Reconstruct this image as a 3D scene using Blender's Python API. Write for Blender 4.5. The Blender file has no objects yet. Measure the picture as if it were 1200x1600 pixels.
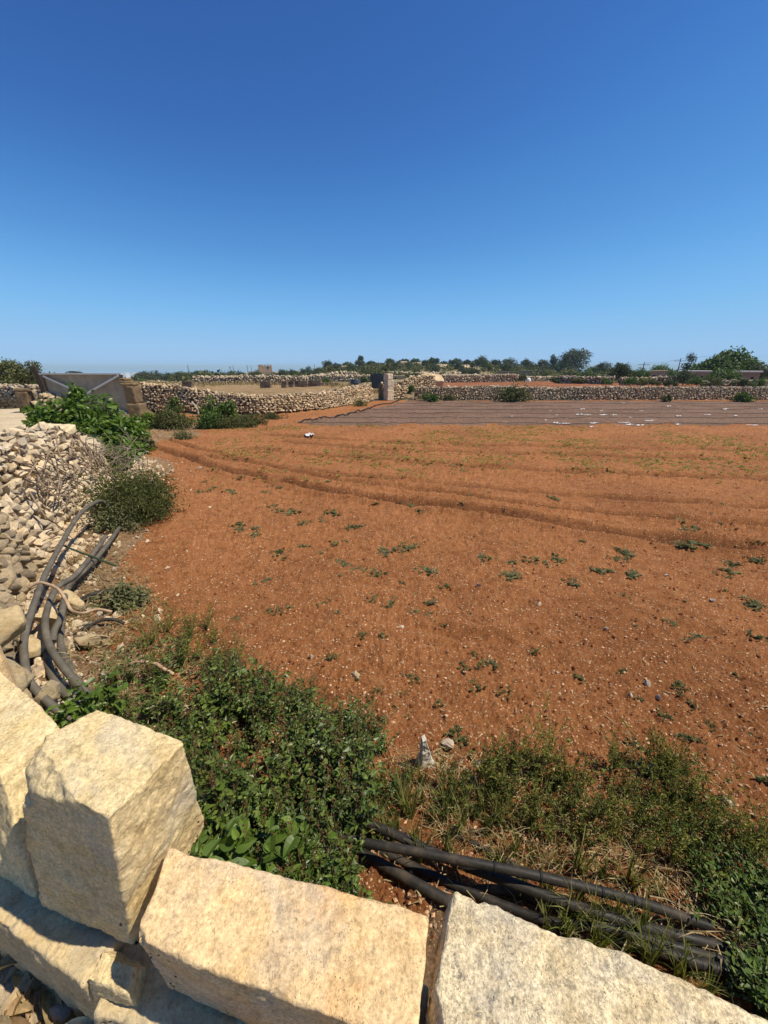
import bpy, bmesh, math, random
import numpy as np
from mathutils import Vector, Matrix, Euler

scn = bpy.context.scene
COL = scn.collection
RAD = math.radians

# ---------------------------------------------------------------- camera
CAM_Z = 2.2
PITCH = math.atan((800 - 573) / 600)
cam_d = bpy.data.cameras.new("camera")
cam_d.sensor_fit = 'HORIZONTAL'
cam_d.sensor_width = 36.0
cam_d.lens = 18.0
cam_d.clip_start = 0.02
cam_d.clip_end = 60000
cam = bpy.data.objects.new("camera", cam_d)
COL.objects.link(cam)
cam.location = (0, 0, CAM_Z)
cam.rotation_euler = (math.pi / 2 - PITCH, 0, 0)
scn.camera = cam

# ---------------------------------------------------------------- sky and sun
SUN_EL = RAD(60)
SUN_AZ = math.atan2(0.985, -0.10)            # from +Y towards +X
world = bpy.data.worlds.new("World")
scn.world = world
world.use_nodes = True
wn = world.node_tree
sky = wn.nodes.new("ShaderNodeTexSky")
sky.sky_type = 'NISHITA'
sky.sun_disc = False
sky.sun_elevation = SUN_EL
sky.sun_rotation = SUN_AZ
sky.altitude = 0
sky.air_density = 0.7
sky.dust_density = 0.0
sky.ozone_density = 6.0
def _scale(src, k):                         # the phone's tone curve on the sky's radiance
    m = wn.nodes.new("ShaderNodeVectorMath"); m.operation = 'SCALE'; m.inputs[3].default_value = k
    wn.links.new(src, m.inputs[0]); return m.outputs[0]
crv = wn.nodes.new("ShaderNodeRGBCurve")
for ch, pts in enumerate((((0, 0), (.075, .040), (.104, .070), (.215, .185), (.412, .285), (.65, .325), (1, .52)),
                          ((0, 0), (.133, .125), (.2, .235), (.383, .44), (.6, .50), (.8, .53), (1, .68)),
                          ((0, 0), (.287, .388), (.417, .58), (.645, .77), (.735, .77), (.85, .79), (1, .86)))):
    c = crv.mapping.curves[ch]
    c.points[0].location = pts[0]; c.points[1].location = pts[-1]
    for q in pts[1:-1]: c.points.new(*q)
crv.mapping.update()
wn.links.new(_scale(sky.outputs[0], .1), crv.inputs[1])
wn.nodes["Background"].inputs[1].default_value = 0.1
wn.links.new(_scale(crv.outputs[0], 10.0), wn.nodes["Background"].inputs[0])
sun_d = bpy.data.lights.new("sun", 'SUN')
sun_d.energy = 5.0
sun_d.angle = RAD(0.53)
sun_d.color = (1.0, 0.91, 0.76)
sun = bpy.data.objects.new("sun", sun_d)
COL.objects.link(sun)
sdir = Vector((math.sin(SUN_AZ) * math.cos(SUN_EL), math.cos(SUN_AZ) * math.cos(SUN_EL), math.sin(SUN_EL)))
sun.rotation_euler = (-sdir).to_track_quat('-Z', 'Y').to_euler()
scn.view_settings.view_transform = 'Standard'
scn.view_settings.look = 'None'
scn.view_settings.exposure = 0.17
scn.view_settings.gamma = 1.0
scn.view_settings.use_curve_mapping = False
scn.cycles.max_bounces = 6
scn.cycles.transparent_max_bounces = 4

# ---------------------------------------------------------------- helpers
SP, CP = math.sin(PITCH), math.cos(PITCH)
def at(px, py, z=0.0):
    """world point at height z seen along the surveyed bearing px,py"""
    v = (py - 800) / 600
    s = (CAM_Z - z) / (SP + v * CP)
    return Vector(((px - 600) / 600 * s, (CP - v * SP) * s, z))
def atY(px, py, Y):
    v = (py - 800) / 600
    s = Y / (CP - v * SP)
    return Vector(((px - 600) / 600 * s, Y, CAM_Z - (SP + v * CP) * s))

def _hash(ix, iy, iz, seed):
    h = (ix * 374761393 + iy * 668265263 + iz * 2147483647 + seed * 1274126177) & 0xFFFFFFFF
    h = ((h ^ (h >> 13)) * 1274126177) & 0xFFFFFFFF
    h = ((h ^ (h >> 16)) * 2246822519) & 0xFFFFFFFF
    return ((h ^ (h >> 15)) & 0xFFFF) / 65535.0
def noise2(x, y, seed=0):
    xi = np.floor(x).astype(np.int64); yi = np.floor(y).astype(np.int64)
    u = x - xi; v = y - yi
    u = u * u * (3 - 2 * u); v = v * v * (3 - 2 * v)
    a = _hash(xi, yi, 0, seed); b = _hash(xi + 1, yi, 0, seed)
    c = _hash(xi, yi + 1, 0, seed); d = _hash(xi + 1, yi + 1, 0, seed)
    return (a + (b - a) * u + (c - a) * v + (a - b - c + d) * u * v) * 2 - 1
def noise3(p, seed=0):
    pi = np.floor(p).astype(np.int64); f = p - pi
    f = f * f * (3 - 2 * f)
    out = 0
    for dx in (0, 1):
        for dy in (0, 1):
            for dz in (0, 1):
                w = (f[:, 0] if dx else 1 - f[:, 0]) * (f[:, 1] if dy else 1 - f[:, 1]) * (f[:, 2] if dz else 1 - f[:, 2])
                out = out + w * _hash(pi[:, 0] + dx, pi[:, 1] + dy, pi[:, 2] + dz, seed)
    return out * 2 - 1
def sstep(a, b, x):
    t = np.clip((x - a) / (b - a), 0, 1)
    return t * t * (3 - 2 * t)

def mesh_np(name, V, F, smooth=False, mats=None, mat_idx=None):
    """F: list of int arrays (n,3) / (n,4)"""
    me = bpy.data.meshes.new(name)
    V = np.asarray(V, dtype=np.float32)
    F = [np.asarray(f, dtype=np.int32) for f in F if len(f)]
    loops = np.concatenate([f.ravel() for f in F])
    tot = np.concatenate([np.full(len(f), f.shape[1], np.int32) for f in F])
    st = np.concatenate([[0], np.cumsum(tot)[:-1]]).astype(np.int32)
    me.vertices.add(len(V)); me.vertices.foreach_set("co", V.ravel())
    me.loops.add(len(loops)); me.loops.foreach_set("vertex_index", loops)
    me.polygons.add(len(tot)); me.polygons.foreach_set("loop_start", st)
    me.polygons.foreach_set("loop_total", tot)
    me.polygons.foreach_set("use_smooth", np.full(len(tot), bool(smooth)))
    for m in (mats or []):
        me.materials.append(m)
    if mat_idx is not None:
        me.polygons.foreach_set("material_index", np.asarray(mat_idx, dtype=np.int32))
    me.update(calc_edges=True)
    return me

class Geo:
    """collects vertices and faces"""
    def __init__(s): s.V = []; s.T = []; s.Q = []; s.n = 0
    def add(s, V, T=None, Q=None):
        V = np.asarray(V, float).reshape(-1, 3)
        if T is not None and len(T): s.T.append(np.asarray(T, int) + s.n)
        if Q is not None and len(Q): s.Q.append(np.asarray(Q, int) + s.n)
        s.V.append(V); s.n += len(V)
        return s
    def mesh(s, name, mat, smooth=False, sharp=None):
        F = []
        if s.T: F.append(np.concatenate(s.T))
        if s.Q: F.append(np.concatenate(s.Q))
        me = mesh_np(name, np.concatenate(s.V), F, smooth, [mat] if mat else None)
        if sharp is not None: me.set_sharp_from_angle(angle=RAD(sharp))
        return me
    def box(s, c, d, rz=0.0, taper=0.0, jit=0.0, rng=None):
        c = np.asarray(c, float); d = np.asarray(d, float) / 2
        P = np.array([(x, y, z) for z in (-1, 1) for y in (-1, 1) for x in (-1, 1)], float)
        if taper: P[4:, :2] *= 1 - taper
        P = P * d
        if jit and rng: P += np.array([[rng.uniform(-jit, jit) for _ in range(3)] for _ in range(8)])
        ca, sa = math.cos(rz), math.sin(rz)
        P = np.stack([P[:, 0] * ca - P[:, 1] * sa, P[:, 0] * sa + P[:, 1] * ca, P[:, 2]], 1) + c
        return s.add(P, Q=[(0, 2, 3, 1), (4, 5, 7, 6), (0, 1, 5, 4), (1, 3, 7, 5), (3, 2, 6, 7), (2, 0, 4, 6)])
    def tube(s, pts, rad, seg=8, caps=True):
        pts = np.asarray(pts, float); n = len(pts)
        rad = np.full(n, rad) if np.isscalar(rad) else np.asarray(rad, float)
        tan = np.gradient(pts, axis=0)
        tan /= np.linalg.norm(tan, axis=1)[:, None] + 1e-9
        up = np.array([0, 0, 1.0]) if abs(tan[0, 2]) < .9 else np.array([1.0, 0, 0])
        V = []
        a = np.arange(seg) * 2 * math.pi / seg
        for i in range(n):
            x = np.cross(up, tan[i]); x /= np.linalg.norm(x) + 1e-9
            y = np.cross(tan[i], x); up = y
            V.append(pts[i] + rad[i] * (np.cos(a)[:, None] * x + np.sin(a)[:, None] * y))
        Q = []
        for i in range(n - 1):
            for k in range(seg):
                k2 = (k + 1) % seg
                Q.append((i * seg + k, i * seg + k2, (i + 1) * seg + k2, (i + 1) * seg + k))
        V = np.concatenate(V); T = []
        if caps:
            V = np.concatenate([V, pts[:1], pts[-1:]])
            for k in range(seg):
                k2 = (k + 1) % seg
                T.append((n * seg, k2, k)); T.append((n * seg + 1, (n - 1) * seg + k, (n - 1) * seg + k2))
        return s.add(V, T, Q)

def curve(pts, k=8):
    """Catmull-Rom through the points"""
    P = [np.asarray(p, float) for p in pts]
    P = [2 * P[0] - P[1]] + P + [2 * P[-1] - P[-2]]
    out = []
    for i in range(1, len(P) - 2):
        for j in range(k):
            t = j / k
            a, b, c, d = P[i - 1], P[i], P[i + 1], P[i + 2]
            out.append(.5 * (2 * b + (c - a) * t + (2 * a - 5 * b + 4 * c - d) * t * t + (3 * b - a - 3 * c + d) * t ** 3))
    out.append(P[-2])
    return np.array(out)

def put(name, me, parent=None, loc=(0, 0, 0), label=None, cat=None, group=None, kind=None, rot=None, scale=None):
    o = bpy.data.objects.new(name, me)
    COL.objects.link(o)
    o.location = loc
    if rot is not None: o.rotation_euler = rot
    if scale is not None: o.scale = scale
    if parent is not None: o.parent = parent
    if label: o["label"] = label
    if cat: o["category"] = cat
    if group: o["group"] = group
    if kind: o["kind"] = kind
    return o
def empty(name, label, cat, loc=(0, 0, 0), group=None, rot=None, scale=None):
    return put(name, None, None, loc, label, cat, group, None, rot, scale)
def copy_tree(src, loc, rot=None, scale=None, label=None, group=None):
    r = src.copy(); COL.objects.link(r)
    r.location = loc
    if rot is not None: r.rotation_euler = rot
    if scale is not None: r.scale = scale
    if label: r["label"] = label
    if group: r["group"] = group
    for ch in src.children:
        c = ch.copy(); COL.objects.link(c); c.parent = r
        for g in ch.children:
            d = g.copy(); COL.objects.link(d); d.parent = c
    return r

# ---------------------------------------------------------------- materials
def N(nt, typ, **kw):
    n = nt.nodes.new(typ)
    for k, v in kw.items():
        if k.startswith('i_'): n.inputs[int(k[2:]) if k[2:].isdigit() else k[2:].replace('_', ' ')].default_value = v
        else: setattr(n, k, v)
    return n
def ramp(nt, fac, stops):
    r = nt.nodes.new("ShaderNodeValToRGB")
    e = r.color_ramp.elements
    while len(e) < len(stops): e.new(0.5)
    for i, (p, c) in enumerate(stops):
        e[i].position = p
        e[i].color = (*c, 1) if not np.isscalar(c) else (c, c, c, 1)
    nt.links.new(fac, r.inputs[0])
    return r.outputs[0]
def mixc(nt, fac, a, b, mode='MIX'):
    m = nt.nodes.new("ShaderNodeMix"); m.data_type = 'RGBA'; m.blend_type = mode
    for sock, val in ((m.inputs[0], fac), (m.inputs[6], a), (m.inputs[7], b)):
        if hasattr(val, 'links'): nt.links.new(val, sock)
        else: sock.default_value = val if np.isscalar(val) else (*val, 1)
    return m.outputs[2]
def math_n(nt, op, a, b=0.0, clamp=False):
    m = nt.nodes.new("ShaderNodeMath"); m.operation = op; m.use_clamp = clamp
    for i, val in enumerate((a, b)):
        if hasattr(val, 'links'): nt.links.new(val, m.inputs[i])
        else: m.inputs[i].default_value = val
    return m.outputs[0]
def tex(nt, kind, coord, scale, detail=4.0, rough=0.6, out=0, dist=0.0, **kw):
    if kind == 'noise':
        n = N(nt, "ShaderNodeTexNoise"); n.inputs["Detail"].default_value = detail
        n.inputs["Roughness"].default_value = rough; n.inputs["Distortion"].default_value = dist
    else:
        n = N(nt, "ShaderNodeTexVoronoi")
    for k, v in kw.items(): setattr(n, k, v)
    n.inputs["Scale"].default_value = scale
    if coord is not None: nt.links.new(coord, n.inputs["Vector"])
    return n.outputs[out]
def new_mat(name, rough=0.9, spec=0.25):
    m = bpy.data.materials.new(name); m.use_nodes = True
    nt = m.node_tree
    b = nt.nodes["Principled BSDF"]
    b.inputs["Roughness"].default_value = rough
    b.inputs["Specular IOR Level"].default_value = spec
    return m, nt, b
def bump(nt, b, layers):
    prev = None
    for h, s, d in layers:
        n = nt.nodes.new("ShaderNodeBump")
        n.inputs["Strength"].default_value = s; n.inputs["Distance"].default_value = d
        nt.links.new(h, n.inputs["Height"])
        if prev is not None: nt.links.new(prev, n.inputs["Normal"])
        prev = n.outputs[0]
    nt.links.new(prev, b.inputs["Normal"])
def flat_mat(name, col, rough=0.8, spec=0.3, var=0.25, scale=6.0, bumpd=0.0, rnd=0.0):
    m, nt, b = new_mat(name, rough, spec)
    tc = N(nt, "ShaderNodeTexCoord").outputs["Object"]
    n = tex(nt, 'noise', tc, scale, 6, .65)
    c = np.array(col)
    cc = ramp(nt, n, [(.3, tuple(c * (1 - var))), (.7, tuple(np.minimum(c * (1 + var), 1)))])
    if rnd:
        oi = N(nt, "ShaderNodeObjectInfo").outputs["Random"]
        cc = mixc(nt, 1.0, cc, ramp(nt, oi, [(0, 1 - rnd), (1, 1.0)]), 'MULTIPLY')
    nt.links.new(cc, b.inputs["Base Color"])
    if bumpd: bump(nt, b, [(tex(nt, 'noise', tc, scale * 5, 5, .7), .7, bumpd)])
    return m

def leaf_mat(name, cols, trans=0.3, rough=0.55, island=True, spec=.25, vein=None):
    m, nt, b = new_mat(name, rough, spec)
    f = N(nt, "ShaderNodeNewGeometry").outputs["Random Per Island"] if island else N(nt, "ShaderNodeObjectInfo").outputs["Random"]
    k = len(cols)
    c = ramp(nt, f, [(i / max(k - 1, 1), cols[i]) for i in range(k)])
    tc = N(nt, "ShaderNodeTexCoord").outputs["Object"]
    n = tex(nt, 'noise', tc, 9.0, 3, .6)
    c = mixc(nt, 1.0, c, ramp(nt, n, [(.3, .72), (.7, 1.25)]), 'MULTIPLY')
    oi = N(nt, "ShaderNodeObjectInfo").outputs["Random"]
    c = mixc(nt, 1.0, c, ramp(nt, oi, [(0, (.82, .84, .8)), (1, (1.14, 1.1, 1.0))]), 'MULTIPLY')
    nt.links.new(c, b.inputs["Base Color"])
    t = nt.nodes.new("ShaderNodeBsdfTranslucent")
    c2 = mixc(nt, 1.0, c, (1.2, 1.35, .4), 'MULTIPLY')
    nt.links.new(c2, t.inputs[0])
    mx = nt.nodes.new("ShaderNodeMixShader"); mx.inputs[0].default_value = trans
    nt.links.new(b.outputs[0], mx.inputs[1]); nt.links.new(t.outputs[0], mx.inputs[2])
    nt.links.new(mx.outputs[0], nt.nodes["Material Output"].inputs[0])
    return m

def limestone(name, base, dark, warm, grain=1.0, lichen=0.0, rnd=0.25, island=False, bd=0.004, pits=.5, warm_amt=.5, coord="Object", mott=0.0):
    m, nt, b = new_mat(name, 0.92, 0.18)
    tc = N(nt, "ShaderNodeTexCoord").outputs[coord]
    if not island:
        oi = N(nt, "ShaderNodeObjectInfo")
        add = N(nt, "ShaderNodeVectorMath", operation='ADD')
        rv = N(nt, "ShaderNodeCombineXYZ")
        ml = math_n(nt, 'MULTIPLY', oi.outputs["Random"], 37.0)
        for i in range(3): nt.links.new(ml, rv.inputs[i])
        nt.links.new(tc, add.inputs[0]); nt.links.new(rv.outputs[0], add.inputs[1])
        tc = add.outputs[0]; rf = oi.outputs["Random"]
    else:
        rf = N(nt, "ShaderNodeNewGeometry").outputs["Random Per Island"]
    n1 = tex(nt, 'noise', tc, 5 * grain, 7, .7)
    n2 = tex(nt, 'noise', tc, 42 * grain, 6, .75)
    n3 = tex(nt, 'noise', tc, 2.3 * grain, 4, .6, dist=.6)
    c = ramp(nt, n1, [(.28, dark), (.5, base), (.75, tuple(min(x * 1.14, .9) for x in base))])
    c = mixc(nt, ramp(nt, n3, [(.5, 0.0), (.68, warm_amt)]), c, warm)
    c = mixc(nt, 1.0, c, ramp(nt, n2, [(.3, .62), (.5, 1.0), (.72, 1.2)]), 'MULTIPLY')
    pit = tex(nt, 'vor', tc, 75 * grain, feature='F1', out=0)
    pit2 = tex(nt, 'noise', tc, 14 * grain, 3, .6)
    pm = math_n(nt, 'MULTIPLY', ramp(nt, pit, [(.1, 1.0), (.26, 0.0)]), ramp(nt, pit2, [(.5, 0.0), (.62, 1.0)]))
    c = mixc(nt, math_n(nt, 'MULTIPLY', pm, pits), c, tuple(x * .4 for x in dark))
    w1 = tex(nt, 'noise', tc, 1.5 * grain, 5, .65, dist=.8); w2 = tex(nt, 'noise', tc, 3.3 * grain, 6, .7, dist=.4)
    c = mixc(nt, ramp(nt, w1, [(.52, 0.0), (.66, .42)]), c, tuple(sum(base) / 3 * q for q in (.86, .80, .68)))      # grey weathering
    c = mixc(nt, ramp(nt, w2, [(.56, 0.0), (.70, .40)]), c, tuple(x * q for x, q in zip(dark, (.80, .68, .52))))    # earth stains
    if mott:                                 # coarse grained, sugary surface
        g1 = tex(nt, 'noise', tc, 60 * grain, 3, .8); g2 = tex(nt, 'noise', tc, 17 * grain, 6, .75, dist=.5)
        c = mixc(nt, 1.0, c, ramp(nt, g1, [(.34, 1 - .38 * mott), (.5, 1.0), (.68, 1 + .3 * mott)]), 'MULTIPLY')
        c = mixc(nt, 1.0, c, ramp(nt, g2, [(.34, 1 - .35 * mott), (.5, 1.0), (.66, 1 + .22 * mott)]), 'MULTIPLY')
    if lichen:
        l1 = tex(nt, 'noise', tc, 22 * grain, 8, .75, dist=.4); l2 = tex(nt, 'noise', tc, 3.2 * grain, 3, .6)
        lm = math_n(nt, 'MULTIPLY', ramp(nt, l1, [(.55, 0.0), (.63, 1.0)]), ramp(nt, l2, [(.38, 0.0), (.6, lichen)]))
        c = mixc(nt, lm, c, (.16, .15, .125))
    if rnd:
        c = mixc(nt, 1.0, c, ramp(nt, rf, [(0, (1 - rnd, 1 - rnd, 1 - rnd * .9)), (.5, (1, .97, .92)), (1, (1.08, 1.05, 1.0))]), 'MULTIPLY')
    nt.links.new(c, b.inputs["Base Color"])
    bump(nt, b, [(n1, .6, bd * 3), (n2, .8, bd), (math_n(nt, 'SUBTRACT', 1.0, pm), .6, bd * .8)])
    return m
# ---------------------------------------------------------------- the ground
def lines_px(L, z=0.0): return [tuple(at(x, y, z))[:2] for x, y in L]
FIELD = [(9, -2.6), (.72, .30), (.15, .50), (-.48, .60), (-1.0, .80), (-2.0, 1.65), (-3.3, 3.0), (-4.65, 6.0), (-5.8, 9.0), (-8.6, 13.2), (-10.6, 15.9), (-11.4, 19.6),
         (-6.1, 18.9), (-3.4, 21.3), (-.44, 27.6), (1.3, 28.0), (60, 28.3), (60, -12)]
PLOT = [(-4.0, 15.7), (-1.2, 20.8), (1.6, 27.2), (70, 27.6), (70, 15.6)]
ROADE = [(-1.0, .80), (-2.0, 1.65), (-3.3, 3.0), (-4.65, 6.0), (-5.8, 9.0), (-8.6, 13.2), (-10.4, 16.1), (-13.6, 16.4), (-16, 17.5), (-60, 30), (-60, -12), (30, -12), (9, -2.6), (.72, .30), (.15, .5), (-.48, .60)]
def inside(x, y, poly):
    r = np.zeros(x.shape, bool); n = len(poly)
    for i in range(n):
        x1, y1 = poly[i]; x2, y2 = poly[(i + 1) % n]
        if y1 == y2: continue
        c = ((y1 > y) != (y2 > y)) & (x < (x2 - x1) * (y - y1) / (y2 - y1) + x1)
        r ^= c
    return r
def dist_line(x, y, L, closed=False):
    d = np.full(x.shape, 1e9)
    for i in range(len(L) - (0 if closed else 1)):
        x1, y1 = L[i]; x2, y2 = L[(i + 1) % len(L)]
        dx, dy = x2 - x1, y2 - y1
        t = np.clip(((x - x1) * dx + (y - y1) * dy) / (dx * dx + dy * dy), 0, 1)
        d = np.minimum(d, np.hypot(x - x1 - t * dx, y - y1 - t * dy))
    return d
def cpx(L): return [tuple(p[:2]) for p in curve([(*q, 0) for q in lines_px(L)], 4)]
TRACKS = [(cpx([(225, 684), (265, 690), (365, 717), (500, 745), (600, 760), (745, 778), (840, 793), (1020, 808), (1260, 828)]), .085, .075),
          (cpx([(240, 702), (350, 735), (425, 750), (550, 775), (700, 795), (775, 803), (880, 821), (970, 836), (1100, 850), (1300, 872)]), .115, .105),
          (cpx([(390, 702), (550, 717), (775, 732), (900, 739), (1250, 753)]), .10, .10),
          (cpx([(440, 690), (600, 703), (800, 709), (1250, 720)]), .08, .11),
          (cpx([(300, 712), (420, 727), (560, 744), (760, 762), (960, 778), (1250, 796)]), .05, .09),
          (cpx([(420, 680), (600, 691), (800, 697), (1250, 706)]), .06, .12),
          (cpx([(620, 972), (700, 990), (770, 1000), (860, 1004), (1000, 1000), (1110, 985)]), .028, .06)]
LEFTL = [(-1.0, .80), (-2.0, 1.65), (-3.3, 3.0), (-4.65, 6.0), (-5.8, 9.0)]
def far_z(x, y):
    r = np.hypot(x, y); az = x / np.maximum(y, 1)
    z = .22 * sstep(29, 36, y)
    z = z - .9 * sstep(45, 90, y) * (1 - sstep(-.10, .30, -az)) * .8
    z = z - 3.2 * sstep(45, 110, y) * sstep(.10, .32, -az)
    hill = 3.9 * sstep(70, 215, y) * np.exp(-((az - .05) / .17) ** 2) + 2.0 * sstep(80, 190, y) * np.exp(-((az - .27) / .11) ** 2)
    z = z + hill
    k = 5.0                                    # terraces
    zt = (np.floor(z * k / 3.2) + sstep(.75, 1, (z * k / 3.2) % 1)) * 3.2 / k
    z = np.where(y > 70, z * .35 + zt * .65, z)
    edge = 132 + 98 * np.exp(-((az - .14) / .34) ** 4)
    z = z - 30 * sstep(edge, edge + 300, r)
    return z
def gz(x, y, fine=True):
    x = np.asarray(x, float); y = np.asarray(y, float)
    ins = inside(x, y, FIELD)
    d = dist_line(x, y, FIELD[:12] + FIELD[12:17])
    sd = np.where(ins, d, -d)
    road_top = .70 - .18 * sstep(7, 15, y) - .35 * sstep(16, 30, y)
    left = inside(x, y, ROADE)
    sd_s = sd + .50 * (x < -1.7) * (y < 9.3) + .05 * (x >= -1.7) * (y < 2)
    w = np.where((x >= -1.7) & (y < 2), .12, .25) + 1.6 * sstep(8.6, 10.5, y) * (1 - sstep(15.5, 17, y))
    z_out = np.where(left, road_top, np.where(y > 15, .18 + 0 * y, road_top))
    t = sstep(-w, w * .3, sd_s)
    z = z_out * (1 - t)
    z = np.where(y > 26, far_z(x, y) * (1 - t) + 0 * t, z)
    z = z + .16 * np.exp(-np.maximum(sd, 0) / .45) * (ins) * (y < 12)
    if fine:
        soil = ins.astype(float) * sstep(.0, .3, sd)
        rough = 1 / (1 + np.hypot(x, y) * .02)
        z = z + soil * (.018 * noise2(x * 1.1, y * 1.1, 1) + .014 * noise2(x * 2.7, y * 2.7, 2))
        near = y < 30
        xx, yy = x[near], y[near]
        a = .5 + .5 * noise2(xx * .6, yy * .6, 11)
        f = (.010 * noise2(xx * 6.5, yy * 6.5, 3) + .010 * np.abs(noise2(xx * 13, yy * 13, 4)) + .011 * np.abs(noise2(xx * 27, yy * 27, 5)) + .0085 * noise2(xx * 55, yy * 55, 6)
             + .0048 * noise2(xx * 120, yy * 120, 7))
        f = f * (.75 + .9 * a)
        clod = np.maximum(noise2(xx * 17, yy * 17, 8) - .35, 0) * .035 * sstep(.1, .6, a)
        z[near] += (f + clod) * (soil[near] * .95 + .3 * (1 - soil[near]))
        for L, dep, wid in TRACKS:
            dd = dist_line(xx, yy, L)
            wob = 1 + .5 * noise2(xx * 2.2, yy * 2.2, 21)
            prof = -dep * np.exp(-(dd / wid) ** 2) * wob + dep * .55 * np.exp(-((dd - wid * 2.1) / (wid * .8)) ** 2) * wob
            z[near] += prof * soil[near]
        # ridges of the planted plot, running across
        pl = inside(xx, yy, PLOT) & (yy > 15.2)
        ph = np.cos((yy - 15.8 + .14 * noise2(xx * .25, yy * .9, 31)) * 2 * math.pi / .92)
        z[near] += np.where(pl, .045 * ph * (.6 + .8 * np.abs(noise2(xx * .35, yy * 1.1, 32))) * soil[near], 0)
        far = y >= 30
        z[far] += .10 * noise2(x[far] * .3, y[far] * .3, 14) + .05 * noise2(x[far] * 1.1, y[far] * 1.1, 15)
    return z
def ground(x, y):
    return float(gz(np.array([x]), np.array([y]), True)[0])

# a grid that is dense where the ground is near
rows = []
py = 1680.0
while py > 594:
    rows.append(at(600, py, 0).y); py -= 1.9 if py > 700 else (1.25 if py > 625 else .8)
rows = list(np.arange(.10, rows[0] - .004, .008)) + rows
y0 = rows[-1]
rows += list(np.geomspace(y0 * 1.03, 1100, 85))
rows = np.array(rows)
NC = 860
tc_ = np.linspace(-1, 1, NC)
tmax = 1.22 + 1.5 * np.exp(-rows / 1.2) + 5.0 * np.exp(-rows / .12)
fan = (tmax * rows)[:, None]; ca_ = np.abs(tc_)[None, :]
GX = np.sign(tc_)[None, :] * (np.minimum(ca_ / .9, 1) * fan + (np.maximum(ca_ - .9, 0) / .1) ** 1.6 * (9 + .1 * rows)[:, None])
GY = np.repeat(rows[:, None], NC, 1)
X, Y = GX.ravel(), GY.ravel()
Z = gz(X, Y)
V = np.stack([X, Y, Z], 1)
nr = len(rows)
ii = (np.arange(nr - 1)[:, None] * NC + np.arange(NC - 1)[None, :]).ravel()
Q = np.stack([ii, ii + 1, ii + NC + 1, ii + NC], 1)
cx = X[Q].mean(1); cy = Y[Q].mean(1)
fi = inside(cx, cy, FIELD)
jx = cx + .35 * noise2(cx * .8, cy * .8, 41) ; jy = cy + .25 * noise2(cx * .9, cy * .9, 42) + .1 * noise2(cx * 4, cy * 4, 43)
pl = fi & inside(jx, jy, PLOT)
rd = (~fi) & inside(cx, cy, ROADE)
RED2 = [(3.2, 29.3), (2.9, 34), (8.5, 62), (30, 66), (55, 52), (62, 29.6)]
fr = (~fi) & (~rd) & inside(cx + 1.2 * noise2(cx * .2, cy * .2, 44), cy, RED2)
PALE = [(-60, 24), (-11.5, 20), (-6.1, 19.2), (-3.4, 21.6), (-.6, 28), (2.2, 30), (2.0, 52), (-60, 52)]
fp = (~fi) & (~rd) & (~fr) & inside(cx, cy + 2 * noise2(cx * .1, cy * .1, 45), PALE)
rest = ~(fi | rd | fr | fp)
bank = fi & (dist_line(cx, cy, FIELD[:9]) < np.where(cx < -1.7, .62, .48) + .22 * noise2(cx * 2.3, cy * 2.3, 46) + .1 * noise2(cx * 9, cy * 9, 47)) & (cy < 9.5)
bank |= fi & inside(cx + .3 * noise2(cx * 1.5, cy * 1.5, 50), cy + .3 * noise2(cx * 1.7, cy * 1.7, 51), lines_px([(205, 655), (318, 660), (306, 682), (228, 698), (205, 690)]))

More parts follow.
